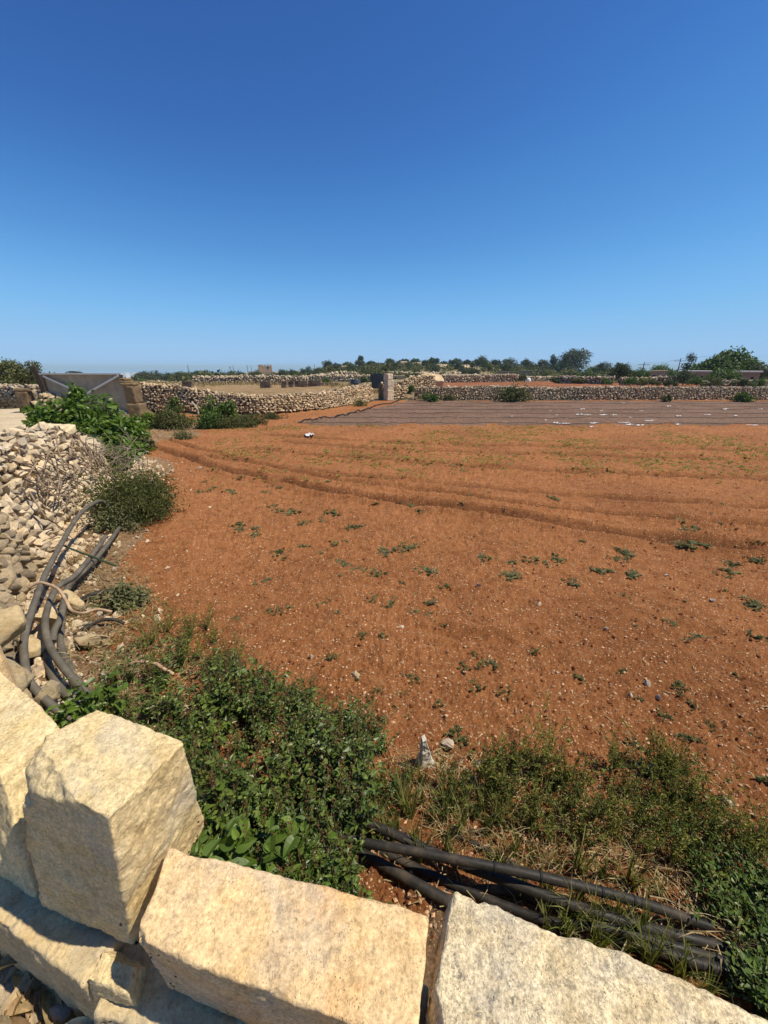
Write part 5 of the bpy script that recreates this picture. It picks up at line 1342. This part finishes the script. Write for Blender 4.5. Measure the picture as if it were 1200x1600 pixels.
# ---------------------------------------------------------------- the country beyond
def crown_geo(seed, w, h, nleaf, L, clumps=12, shape='round', hollow=.5):
    r = np.random.RandomState(seed); g = Geo(); gs = Geo()
    C_ = []
    for c in range(clumps):
        if shape == 'round':
            d = sph(r, 1)[0]; rr = r.uniform(.3, .8)
            C_.append((d[0] * w * .5 * rr, d[1] * w * .5 * rr, h * (.50 + .45 * d[2] * rr)))
        elif shape == 'umbrella':
            a = r.uniform(0, 6.28); rr = r.uniform(0, .85) ** .6
            C_.append((np.cos(a) * w * .45 * rr, np.sin(a) * w * .45 * rr, h * (.58 - .25 * rr + r.uniform(-.3, .2))))
        elif shape == 'tall':
            a = r.uniform(0, 6.28); z = r.uniform(.25, .95); rr = r.uniform(.1, .8) * (1.15 - z * .75)
            C_.append((np.cos(a) * w * .5 * rr, np.sin(a) * w * .5 * rr, h * z))
        else:                                   # low spreading
            a = r.uniform(0, 6.28); rr = r.uniform(0, .9)
            C_.append((np.cos(a) * w * .5 * rr, np.sin(a) * w * .35 * rr, h * (.25 + .55 * (1 - rr ** 2) * r.uniform(.5, 1.1))))
    C_ = np.array(C_); rad = r.uniform(.16, .29, clumps) * (w + h) / 2
    rad = np.minimum(rad, np.maximum(C_[:, 2], .2 * h)); k = r.randint(0, clumps, nleaf); dd = sph(r, nleaf); rr = r.uniform(hollow, 1.08, nleaf)
    P_ = C_[k] + dd * (rad[k] * rr)[:, None] * (1, 1, .8); P_[:, 2] = np.maximum(P_[:, 2], .02 * h)
    nn = unit(dd + sph(r, nleaf) * .6 + (0, 0, .4)); dr = unit(sph(r, nleaf) + (0, 0, -.2))
    ll = r.uniform(L * .6, L * 1.3, nleaf); leaves(g, P_, dr, nn, ll, ll * .75)
    fork = np.array((0, 0, h * .3))
    gs.tube(curve([(0, 0, -.3), (.02 * w, 0, h * .15), fork], 3), np.linspace(.035, .024, 7) * h, 6, False)
    for c in range(min(clumps, 7)):
        m = fork * .5 + C_[c] * .5 + r.normal(0, .03 * w, 3)
        gs.tube(curve([fork * .95, m, C_[c]], 3), np.linspace(.018, .005, 7) * h, 4, False)
    return g, gs
def tree(name, label, px, width, ytop, Y, mat, seed, nleaf=900, shape='round', zb=None, group="trees of the far countryside", L=None, sink=0, clumps=12):
    v = (ytop - 800) / 600; s = Y / (CP - v * SP)
    x = (px - 600) / 600 * s; w = width / 600 * s
    zb = ground(x, Y) if zb is None else zb
    h = max(atY(px, ytop, Y).z - zb, .8)
    g, gs = crown_geo(seed, w, h, nleaf, L or max(.055 * (w + h) / 2, .0028 * Y), clumps, shape)
    root = empty(name, label, "tree" if "tree" in name or "palm" in name else "bush", (x, Y, zb), group)
    put("crown", g.mesh("crown", mat, False), root); put("trunk", gs.mesh("trunk", BARKM, True), root)
    return root
k = 0
TREES = [ # name, label, px, width px, top py, distance, material, leaves, shape
 ("scrub_tree", "feathery olive green tree at the far left edge beyond the road wall", 14, 62, 560, 30, G_OLIVE, 2600, 'low'),
 ("scrub_tree", "slim olive tree right next to the leaning gate post, taller than wide", 50, 24, 562, 29, G_OLIVE, 1300, 'tall'),
 ("scrub_tree", "low olive scrub tree filling the gap behind the leaning post", 34, 40, 572, 33, G_OLIVE, 1500, 'low'),
 ("far_tree", "dark rounded tree at the left end of the far left grove", 226, 24, 580, 118, G_TREE, 700, 'low'),
 ("far_tree", "tallest dark tree of the far left grove behind the gate pier", 241, 26, 578, 124, G_TREE, 900, 'round'),
 ("far_tree", "broad dark tree in the middle of the far left grove", 262, 32, 582, 120, G_TREE, 900, 'low'),
 ("far_tree", "dark low tree at the right end of the far left grove", 284, 24, 583, 122, G_TREE, 700, 'low'),
 ("far_tree", "greyish tree left of the dark pine grove", 306, 18, 584, 112, G_EUC, 600, 'round'),
 ("far_pine_tree", "left tree of the dark pine grove before the old fort", 318, 34, 579, 128, G_TREE, 900, 'umbrella'),
 ("far_pine_tree", "highest tree of the dark pine grove before the old fort", 342, 36, 577, 132, G_TREE, 1100, 'umbrella'),
 ("far_tree", "grey green tree in front of the pine grove", 352, 22, 583, 114, G_EUC, 600, 'round'),
 ("far_tree", "dark tree between the pine grove and the fort", 374, 28, 580, 126, G_TREE, 800, 'low'),
 ("far_tree", "low dark tree touching the left wall of the fort", 394, 18, 583, 118, G_TREE, 500, 'low'),
 ("far_bush", "round dark green bush in the dry field below the fort", 421, 25, 592, 58, G_TREE, 900, 'low'),
 ("far_bush", "second dark bush in the dry field, right of the one below the fort", 451, 25, 593, 58, G_TREE, 900, 'low'),
 ("far_tree", "low dark tree just right of the fort", 440, 20, 575, 150, G_TREE, 600, 'low'),
 ("far_tree", "dark rounded tree second right of the fort", 455, 22, 576, 152, G_TREE, 700, 'low'),
 ("far_tree", "taller dark tree near the thin pole right of the fort", 478, 20, 572, 155, G_TREE, 800, 'round'),
 ("far_tree", "grey tree right of the thin pole", 496, 22, 577, 140, G_EUC, 700, 'low'),
 ("far_tree", "upright dark tree left on the hill crest", 511, 20, 562, 175, G_TREE, 900, 'round'),
 ("far_tree", "grey green tree below the crest, left of the low dark shed", 527, 26, 577, 120, G_EUC, 900, 'round'),
 ("far_tree", "wide domed tree on the hill crest above pale rocks", 541, 30, 565, 182, G_TREE, 900, 'umbrella'),
 ("far_pine_tree", "slender flat topped pine highest on the left crest", 563, 15, 557, 185, G_TREE, 700, 'tall'),
 ("far_tree", "broad dark tree right of the slender pine", 582, 30, 566, 170, G_TREE, 1100, 'low'),
 ("far_tree", "dark tree on the slope behind the pale pillar", 598, 16, 569, 168, G_TREE, 600, 'low'),
 ("far_tree", "round dark tree on the crest above the pale pillar", 610, 19, 561, 186, G_TREE, 800, 'round'),
 ("far_tree", "long low dark tree at the middle of the crest", 632, 24, 562, 192, G_TREE, 800, 'low'),
 ("far_tree", "dark tree joining the long low one on the crest", 649, 20, 561, 192, G_TREE, 800, 'round'),
 ("far_tree", "big round tree on the crest above the rock mound", 676, 22, 558, 190, G_TREE, 1000, 'round'),
 ("far_tree", "low tree right of the big round crest tree", 694, 18, 565, 190, G_TREE, 600, 'low'),
 ("far_tree", "small dark tree among the crest trees right of the rock mound", 705, 12, 561, 188, G_TREE, 500, 'round'),
 ("far_tree", "upright dark crest tree left of the largest group", 714, 15, 560, 186, G_TREE, 600, 'round'),
 ("far_tree", "low tree at the left of the dark crest grove", 730, 18, 562, 184, G_TREE, 600, 'low'),
 ("far_tree", "big dark tree of the crest grove", 752, 28, 557, 176, G_TREE, 1300, 'round'),
 ("far_tree", "dark tree right in the crest grove before the gap", 775, 18, 561, 174, G_TREE, 800, 'round'),
 ("far_tree", "dark green bushy tree on the lower slope left of the stone house", 737, 30, 577, 110, G_TREE, 1200, 'low'),
 ("far_tree", "low bushy tree on the lower slope right of the rock mound", 693, 22, 583, 92, G_TREE, 900, 'low'),
 ("far_tree", "grey tree standing above the stone house", 796, 20, 558, 172, G_EUC, 800, 'round'),
 ("far_tree", "wide grey green tree right of the stone house", 822, 26, 561, 170, G_EUC, 1000, 'low'),
 ("far_tree", "grey green tree in the row left of the tall eucalyptus", 846, 22, 557, 168, G_EUC, 900, 'round'),
 ("far_tree", "airy grey tree next left of the tall eucalyptus", 866, 20, 553, 166, G_EUC, 900, 'tall'),
 ("eucalyptus_tree", "tallest tree on the skyline, a big grey green eucalyptus", 902, 44, 538, 162, G_EUC, 2600, 'round'),
 ("far_tree", "dark tree at the eucalyptus foot on its left", 884, 30, 562, 158, G_TREE, 1000, 'low'),
 ("far_tree", "grey tree with two tufts right of the tall eucalyptus", 945, 26, 563, 140, G_EUC, 1000, 'round'),
 ("far_bush", "round dark bush beside the small white dome", 815, 18, 585, 64, G_TREE, 900, 'round'),
 ("reed_bush", "pale feathery reed thicket below the eucalyptus, left half", 862, 34, 577, 78, G_GREY, 1500, 'low'),
 ("reed_bush", "pale feathery reed thicket below the eucalyptus, right half", 892, 32, 576, 78, G_GREY, 1500, 'low'),
 ("far_bush", "green bush between the reed thicket and the big dark tree", 920, 34, 580, 74, G_CAROB, 1400, 'low'),
 ("dark_tree", "big dark round tree rising over the second wall at right", 972, 38, 566, 56, G_TREE, 2200, 'low'),
 ("far_bush", "green bush right of the big dark round tree", 1004, 34, 574, 60, G_CAROB, 1400, 'low'),
 ("far_tree", "domed tree above the small stone shed", 1038, 30, 564, 82, G_CAROB, 1300, 'round'),
 ("far_bush", "yellowish green bush left of the small stone shed", 1008, 12, 588, 46, G_YEL, 400, 'round'),
 ("far_tree", "thin tall dark tree with a small flat top left of the broad green tree", 1082, 22, 553, 84, G_TREE, 1000, 'tall'),
 ("dark_tree", "dark overgrown bush before the white roofed shed", 1072, 36, 578, 44, G_TREE, 1700, 'low'),
 ("fig_tree", "broad bright green fig tree above the sheds at right", 1140, 92, 550, 62, G_CAROB, 6000, 'low'),
 ("dark_tree", "dark green thicket between the two sheds at right", 1130, 52, 578, 46, G_CAROB, 2400, 'low'),
 ("far_tree", "grey tree cut by the right edge of the picture", 1197, 28, 562, 54, G_EUC, 1300, 'round'),
 ("far_bush", "low green bush in the right corner before the shed", 1188, 34, 594, 40, G_CAROB, 900, 'low'),
 ("dark_bush", "dark bush beside the blue grey sheet left of the pillar", 577, 44, 588, 35, G_TREE, 1700, 'low'),
 ("far_bush", "small green bush in the dry field left of the blue drum", 510, 14, 593, 45, G_CAROB, 500, 'round'),
 ("far_bush", "dark bush on the terrace right of the pillar", 649, 14, 582, 90, G_TREE, 600, 'round'),
 ("far_tree", "dark tree over the terrace walls in the hill's middle", 728, 26, 586, 84, G_TREE, 900, 'low'),
 ("far_bush", "dark bush on the lower terrace below the crest grove", 760, 24, 589, 72, G_OLIVE, 800, 'low'),
]
for name, lab, px, wd, yt, Y, m_, nl, sh in TREES:
    k += 1
    tree(name, lab, px, wd * 1.12, yt, Y, m_, 700 + k, int(nl * 1.6), sh, clumps=24 if nl > 2000 else 14)
rr_ = random.Random(55)
lowpx = [(560, 575, 168), (586, 576, 166), (604, 575, 172), (622, 574, 184), (642, 573, 186), (662, 573, 184), (684, 573, 186), (700, 572, 184), (718, 571, 182), (734, 571, 178), (764, 570, 172), (782, 571, 170), (806, 569, 168), (834, 569, 166), (856, 567, 164), (876, 566, 160), (925, 572, 150), (936, 573, 140), (958, 574, 138), (520, 578, 150), (548, 577, 160), (466, 581, 140), (486, 582, 138), (502, 580, 140), (428, 583, 150), (410, 587, 112), (366, 587, 110), (330, 588, 108), (300, 589, 108), (270, 589, 106), (240, 589, 106), (220, 590, 104), (990, 579, 84), (1024, 577, 84), (1052, 577, 82), (1066, 578, 80), (1110, 576, 66), (1175, 572, 60)]
lowpx += [(a + rr_.uniform(-9, 9), b + rr_.uniform(-1, 4), Y + 4) for a, b, Y in lowpx if a > 400][::2]
for i, (px, yt, Y) in enumerate(lowpx):
    tree("hedge_bush", "low dark scrub bush closing the gaps between the skyline trees", px, rr_.uniform(22, 34), yt, Y, (G_TREE, G_OLIVE, G_EUC, G_CAROB)[i % 4 if px < 900 else 3], 900 + i, 900, 'low', group="scrub bushes between the skyline trees")
for i in range(30):
    px = rr_.uniform(206, 405) ; Y = rr_.uniform(104, 134)
    tree("grove_tree", "dark tree of the far left grove on the horizon behind the middle wall", px, rr_.uniform(20, 34), rr_.uniform(577, 583) + (2 if px < 290 else 0), Y, (G_TREE, G_EUC, G_TREE, G_OLIVE)[i % 4], 1100 + i, 1300, 'low', group="dark trees of the far left grove", clumps=16)
for i in range(34):
    px = rr_.uniform(470, 800); Y = rr_.uniform(88, 185)
    zg = ground((px - 600) / 600 * Y * .94, Y); h = rr_.uniform(1.5, 3.4)
    ang = math.atan2(CAM_Z - zg - h, Y) ; yt = 800 + 600 * math.tan(ang - PITCH)
    tree("hillside_bush", "one of the dark bushes scattered over the pale terraced hillside", px, rr_.uniform(10, 22), yt, Y, (G_TREE, G_OLIVE, G_EUC)[i % 3], 960 + i, 650, 'low', group="bushes over the terraced hillside")
for i, (px, yt, Y, wd) in enumerate(((985, 590, 44, 30), (1020, 596, 43, 34), (1048, 594, 42, 22), (1092, 588, 42, 30), (1120, 590, 41, 36), (1160, 594, 40, 30), (948, 592, 48, 20), (905, 592, 52, 26), (868, 594, 54, 22))):
    tree("wall_bush", "green bush growing up against the second dry stone wall at right", px, wd, yt, Y, (G_CAROB, G_OLIVE, G_TREE)[i % 3], 1050 + i, 900, 'low', group="bushes along the second wall")
# palm far behind the gate
b_ = atY(117, 579, 60)
root = empty("palm_tree", "small distant palm whose fronds show just above the metal gate", "tree", (b_.x, 60, -.2))
put("trunk", Geo().tube([(0, 0, 0), (.05, 0, b_.z * .5), (0, 0, b_.z - .1)], .16, 7).mesh("trunk", BARKM), root)
g = Geo()
for i in range(16):
    a = i * 2.4; e = .3 + .5 * ((i * 7) % 5) / 5
    t = np.linspace(0, 1, 12); le = 1.25
    P_ = np.stack([np.cos(a) * le * t, np.sin(a) * le * t, b_.z + e * t - .9 * t * t], 1)
    for s_ in (-1, 1):
        d = np.stack([np.cos(a + s_ * .9) * np.ones(12), np.sin(a + s_ * .9) * np.ones(12), -.25 * np.ones(12)], 1)
        leaves(g, P_, d, np.tile((0, 0, 1.0), (12, 1)), .34, .05)
put("crown", g.mesh("crown", G_EUC), root)

# far scrub that reads as one mass on the slopes
r = np.random.RandomState(31); g = Geo()
n = 14000
az = r.uniform(-1.05, 1.05, n); Yv = 60 * (230 / 60) ** r.uniform(0, 1, n); xv = az * Yv
msk = (noise2(xv * .05, Yv * .05, 71) + .6 * noise2(xv * .2, Yv * .12, 72) > np.where((xv / Yv > -.16) & (xv / Yv < .5) & (Yv > 80), -.05, .2))
xv, Yv = xv[msk], Yv[msk]; n = len(xv); zv = gz(xv, Yv)
hh = r.uniform(.5, 1.9, n)
for j in range(9):
    P_ = np.stack([xv + r.normal(0, .8, n), Yv + r.normal(0, .8, n), zv + r.uniform(0, 1, n) * hh], 1)
    leaves(g, P_, sph(r, n), sph(r, n) + (0, 0, .7), r.uniform(.4, .9, n), .5)
put("far_scrub", g.mesh("far_scrub", G_OLIVE, False), None, kind='stuff')
# dry grass belts in the pale fields
g = Geo(); n = 9000
for (x0, x1, y0, y1) in ((560, 700, 38, 60),): pass
az = r.uniform(-.75, .9, n); Yv = r.uniform(33, 62, n); xv = az * Yv
msk = ((noise2(xv * .08, Yv * .25, 81) > .15) & ~inside(xv, Yv, RED2)) ; xv, Yv = xv[msk], Yv[msk]; n = len(xv); zv = gz(xv, Yv)
for j in range(4):
    P_ = np.stack([xv + r.normal(0, .15, n), Yv + r.normal(0, .15, n), zv], 1)
    leaves(g, P_, np.stack([r.normal(0, .3, n), r.normal(0, .3, n), np.ones(n)], 1), sph(r, n), r.uniform(.2, .6, n), .05, LTV, LTF)
put("dry_grass", g.mesh("dry_grass", G_STRAW, False), None, kind='stuff')

# terrace walls of the far slopes
def far_wall(label, px0, px1, Y0, Y1, h, seed):
    p0 = atY(px0, 585, Y0); p1 = atY(px1, 585, Y1)
    pts = []
    for t in np.linspace(0, 1, 6):
        x = p0.x + (p1.x - p0.x) * t; y = Y0 + (Y1 - Y0) * t; z = ground(x, y)
        pts.append((x, y, z - .2, z + h))
    rubble_wall("terrace_wall", label, pts, .30 if Y0 < 75 else .42, 0, seed, RUBBLE, RUBBLE_G if seed % 2 else RUBBLE_S, thick=.7, batter=.1, joined_only=True, sub=1, jit=.5, group="dry stone walls of the far terraces")
far_wall("second dry stone wall behind the strip of red soil, left part", 690, 810, 60, 62, 1.0, 41)
far_wall("second dry stone wall below the reed thicket", 872, 960, 54, 50, .85, 43)
far_wall("second dry stone wall at right, below the stone shed", 972, 1060, 48, 46, .75, 45)
far_wall("low wall before the right hand sheds, half overgrown", 1105, 1215, 43, 41, .5, 47)
far_wall("thin field wall across the dry field left of the stacked blocks", 300, 480, 50, 50, .9, 49)
far_wall("field wall behind the stacked blocks toward the hill", 470, 600, 62, 58, .9, 42)
far_wall("terrace wall low on the hill left of the shed", 430, 560, 92, 90, 1.2, 44)
far_wall("terrace wall halfway up the hill in the middle", 600, 720, 96, 98, 1.3, 46)
far_wall("terrace wall left of the stone house", 690, 780, 82, 80, 1.2, 52)
far_wall("terrace wall in front of the stone house", 770, 870, 72, 72, 1.0, 54)
far_wall("long low wall before the far left grove", 225, 400, 62, 64, .35, 51)
ROCKY = [rock_mesh("rock_outcrop", 950 + i, RUBBLE, 2, 9, .09, 40) for i in range(3)]
for i, (px, py, Y, w, h, lab) in enumerate(((536, 577, 165, 9, 2.6, "pale rock outcrop under the domed crest tree"), (628, 576, 180, 7, 2.2, "pale rubble mound on the crest in the middle"), (655, 577, 178, 10, 2.0, "long pale rock shelf on the crest"), (725, 578, 150, 7, 2.4, "pale pointed rubble heap on the right slope"), (692, 579, 160, 8, 1.8, "pale rock shelf right of the big crest tree"), (492, 586, 100, 4, 1.4, "small pale rock near the field left of the shed"))):
    b_ = atY(px, py, Y)
    put("rock_outcrop", ROCKY[i % 3], None, (b_.x, Y, ground(b_.x, Y) + h * .25), lab, "rock", None, None, (0, 0, i), (w, w * .6, h))

# buildings
WALLM = limestone("old_stone_masonry", (.44, .35, .23), (.32, .25, .16), (.40, .28, .16), .25, .3, .15, bd=.02)
FORTM = limestone("fort_masonry", (.40, .29, .19), (.31, .22, .14), (.38, .25, .15), .15, .3, .1, bd=.03)
DARKM = flat_mat("dark_opening", (.02, .018, .016), .9)
ROOFM = flat_mat("pale_flat_roof", (.55, .52, .46), .8)
DROOF = flat_mat("dark_sheet_roof", (.09, .085, .08), .7)
WHITEM = flat_mat("white_limewash", (.78, .76, .72), .8, var=.06)
def house(name, label, px0, px1, ytop, Y, depth, mat, roof, openings=(), over=.15, cat="house", zb=None, roof_t=.16):
    a, c_ = atY(px0, ytop, Y), atY(px1, ytop, Y); x = (a.x + c_.x) / 2; w = c_.x - a.x
    zb = ground(x, Y) - .3 if zb is None else zb; h = a.z - zb - roof_t
    azh = math.atan2(x, Y); w *= math.cos(azh)
    root = empty(name, label, cat, (x, Y, zb), rot=(0, 0, -azh))
    put("wall", Geo().box((0, depth / 2, h / 2), (w, depth, h)).mesh("wall", mat), root)
    put("roof", Geo().box((0, depth / 2, h + roof_t / 2 + .003), (w + over * 2, depth + over * 2, roof_t)).mesh("roof", roof), root)
    for kind, u, v, ww, hh in openings:
        o = put(kind, Geo().box((0, 0, 0), (ww * w, .12, hh * h)).mesh(kind, DARKM), root, ((u - .5) * w, .055, v * h))
        f = Geo(); f.box((0, 0, hh * h / 2 + .06), (ww * w + .2, .12, .12)); put("lintel", f.mesh("lintel", mat), o, (0, -.03, 0))
    return root
root = house("old_fort", "old brown stone fort with a square keep on the horizon at left", 388, 428, 580.5, 190, 10, FORTM, FORTM, [("window", .2, .6, .05, .25), ("window", .45, .6, .05, .25), ("door", .7, .4, .07, .5)], .05, "fort", zb=-3.0)
fa = atY(404, 571.5, 190); fb = atY(424, 571.5, 190)
wk = fb.x - fa.x; hk = fa.z + 3.0
kx = ((fa.x + fb.x) / 2 - root.location.x)
keep = put("keep", Geo().box((kx, 6, hk / 2), (wk, 9, hk)).mesh("keep", FORTM), root)
for u in (-.25, .2): put("window", Geo().box((kx + u * wk, 1.45, hk * .85), (.7, .15, .9)).mesh("window", DARKM), keep)
g = Geo()
for i in range(5): g.box((kx + (-.42 + i * .21) * wk, 1.9, hk + .3), (wk * .1, .6, .6))
put("battlement", g.mesh("battlement", FORTM), keep)
put("turret", Geo().box((kx - wk * .38, 3, hk * .52), (2.0, 4, hk * 1.0 + .4)).mesh("turret", FORTM), root)
house("low_shed", "long low shed with a dark open front below the hill trees", 540, 562, 584.5, 96, 5, WALLM, DROOF, [("opening", .35, .42, .6, .7)], .3, "shed")
house("low_house", "low pale stone farm building right of the dark open shed", 577, 602, 585, 98, 5, WALLM, WALLM, [("door", .3, .4, .12, .7), ("window", .7, .55, .1, .3)], .1)
house("low_house", "small pale stone hut behind the pale pillar", 612, 632, 587, 90, 5, WALLM, WALLM, [("door", .3, .4, .14, .7)], .1)
house("stone_house", "ruined stone house with a taller gable on the slope at right of centre", 787, 803, 569, 128, 6, WALLM, WALLM, [("window", .5, .75, .14, .14)], .05)
house("low_house", "low house with a dark open veranda below the ruined stone house", 776, 800, 581, 100, 5, WALLM, DROOF, [("opening", .45, .4, .65, .6)], .3)
house("low_house", "flat roofed stone building left of the reed thicket", 812, 846, 580, 96, 6, WALLM, DROOF, [("opening", .3, .4, .25, .55), ("window", .75, .5, .1, .3)], .2)
house("stone_shed", "small brown stone shed under the domed tree at right", 1018, 1043, 579, 52, 4, WALLM, WALLM, [("door", .25, .4, .18, .7)], .05, "shed")
house("white_roofed_shed", "overgrown stone shed with a white flat roof below the thin tall tree", 1064, 1110, 579.5, 50, 5, WALLM, ROOFM, [("door", .75, .4, .12, .7)], .2, "shed")
house("field_shed", "dark stone shed with a pale flat roof near the right edge", 1147, 1189, 580, 48, 5, WALLM, ROOFM, [("opening", .2, .5, .3, .7), ("window", .75, .6, .1, .25)], .2, "shed")
b_ = atY(826, 591, 70)
zb = ground(b_.x, 70)
V_, Q_ = [], []
prof = [(.55, 0), (.55, .35), (.5, .6), (.36, .82), (.18, .94), (.02, .98)]
for rr, zz in prof: V_ += [(rr * math.cos(a), rr * math.sin(a), zz) for a in np.arange(16) * math.pi / 8]
for i in range(5): Q_ += [(i * 16 + j, i * 16 + (j + 1) % 16, (i + 1) * 16 + (j + 1) % 16, (i + 1) * 16 + j) for j in range(16)]
put("white_dome", Geo().add(V_, Q=Q_).mesh("white_dome", WHITEM, True), None, (b_.x, 70, zb), "small white domed tank standing in front of the farm building", "tank", scale=(.72, .72, .62))
for i, (px, Y, w, h, lab) in enumerate(((199, 260, 7, 3.4, "tiny white building on the horizon left of the far grove"), (210, 270, 6, 2.8, "second tiny white building on the horizon left of the far grove"), (570, 110, 5, 2.6, "small pale farm wall block on the lower hill"))):
    house("far_house", lab, px - 3.5, px + 3.5, 582.5 if i < 2 else 584, Y, 6, WHITEM if i < 2 else WALLM, WHITEM if i < 2 else WALLM, [("window", .3, .6, .15, .25), ("window", .7, .6, .15, .25)], .05)
# stacks of stone blocks in the dry field
STK = limestone("dark_weathered_block", (.22, .16, .11), (.13, .09, .06), (.2, .13, .08), 1, .5, .3, bd=.01)
sb_ = [Geo().box((0, 0, 0), (1, 1, 1), jit=.04, rng=random.Random(i)).mesh("block", STK) for i in range(3)]
for i, (px, n_, rows_, Y, lab) in enumerate(((295, 2, 2, 42, "small dark stack of blocks at the left of the dry field"), (416, 2, 2, 40, "square dark stack of blocks in the dry field before the round bush"), (445, 1, 2, 40, "narrow stack of blocks right of the square stack"), (456, 1, 2, 41, "tall single block pile left of the long block row"), (470, 3, 2, 42, "left part of the long dark row of stacked blocks"), (491, 3, 2, 42.5, "right part of the long dark row of stacked blocks"), (515, 4, 1, 44, "low run of dark blocks right of the long block row"))):
    b_ = atY(px, 610, Y); zb = ground(b_.x, Y)
    root = empty("block_stack", lab, "block stack", (b_.x, Y, zb), "stacks of blocks in the dry field")
    for a in range(n_):
        for c_ in range(rows_):
            put("block", sb_[(a + c_) % 3], root, ((a - (n_ - 1) / 2) * .5 + .04 * (c_ % 2), .03 * ((a * 3 + c_) % 3), .15 + c_ * .3), rot=(0, 0, .05 * ((a + c_) % 3 - 1)), scale=(.48, .6, .29))
# poles
POLEM = flat_mat("grey_pole", (.16, .15, .14), .8)
def pole(px, ytop, Y, label, arm=1.2):
    t = atY(px, ytop, Y); zb = ground(t.x, Y) - .3
    root = empty("utility_pole", label, "pole", (t.x, Y, zb), "thin poles on the horizon")
    put("pole", Geo().tube([(0, 0, 0), (0, 0, t.z - zb)], [.13, .08], 6).mesh("pole", POLEM), root)
    if arm: put("crossarm", Geo().box((0, 0, t.z - zb - .5), (arm, .1, .1)).mesh("crossarm", POLEM), root)
pole(293, 570, 120, "thin tall pole standing in the far left grove", 0)
pole(359, 572, 150, "first of two thin poles above the pine grove", 1.0)
pole(364, 571, 152, "second of two thin poles above the pine grove", 0)
pole(386, 571, 160, "thin pole just left of the fort keep", .8)
pole(392, 571, 164, "thin pole closest to the fort keep", 0)
pole(491, 569, 150, "thin pole left of the upright crest tree", 0)
pole(1007, 566, 90, "short pole with a crossarm above the green bush at right", 2.4)
pole(1064, 560, 88, "leaning looking taller pole left of the thin tall tree", 2.6)
t0 = atY(1007, 567, 90); t1 = atY(1064, 561, 88)
put("power_line", Geo().tube(curve([t0, (t0 + t1) / 2 - Vector((0, 0, .35)), t1, t1 + (t1 - t0) * .8], 6), .02, 4).mesh("power_line", POLEM), None, (0, 0, 0), "thin power line strung between the two poles at right", "cable")

# ---------------------------------------------------------------- summer haze
hz = bpy.data.materials.new("summer_haze"); hz.use_nodes = True
ht = hz.node_tree; ht.nodes.remove(ht.nodes["Principled BSDF"])
pv = ht.nodes.new("ShaderNodeVolumePrincipled")
pv.inputs["Color"].default_value = (.66, .90, 1.0, 1); pv.inputs["Density"].default_value = .0003
ht.links.new(pv.outputs[0], ht.nodes["Material Output"].inputs["Volume"])
put("haze", Geo().box((0, 20000, -6), (82000, 60000, 54)).mesh("haze", hz), None, kind='stuff')
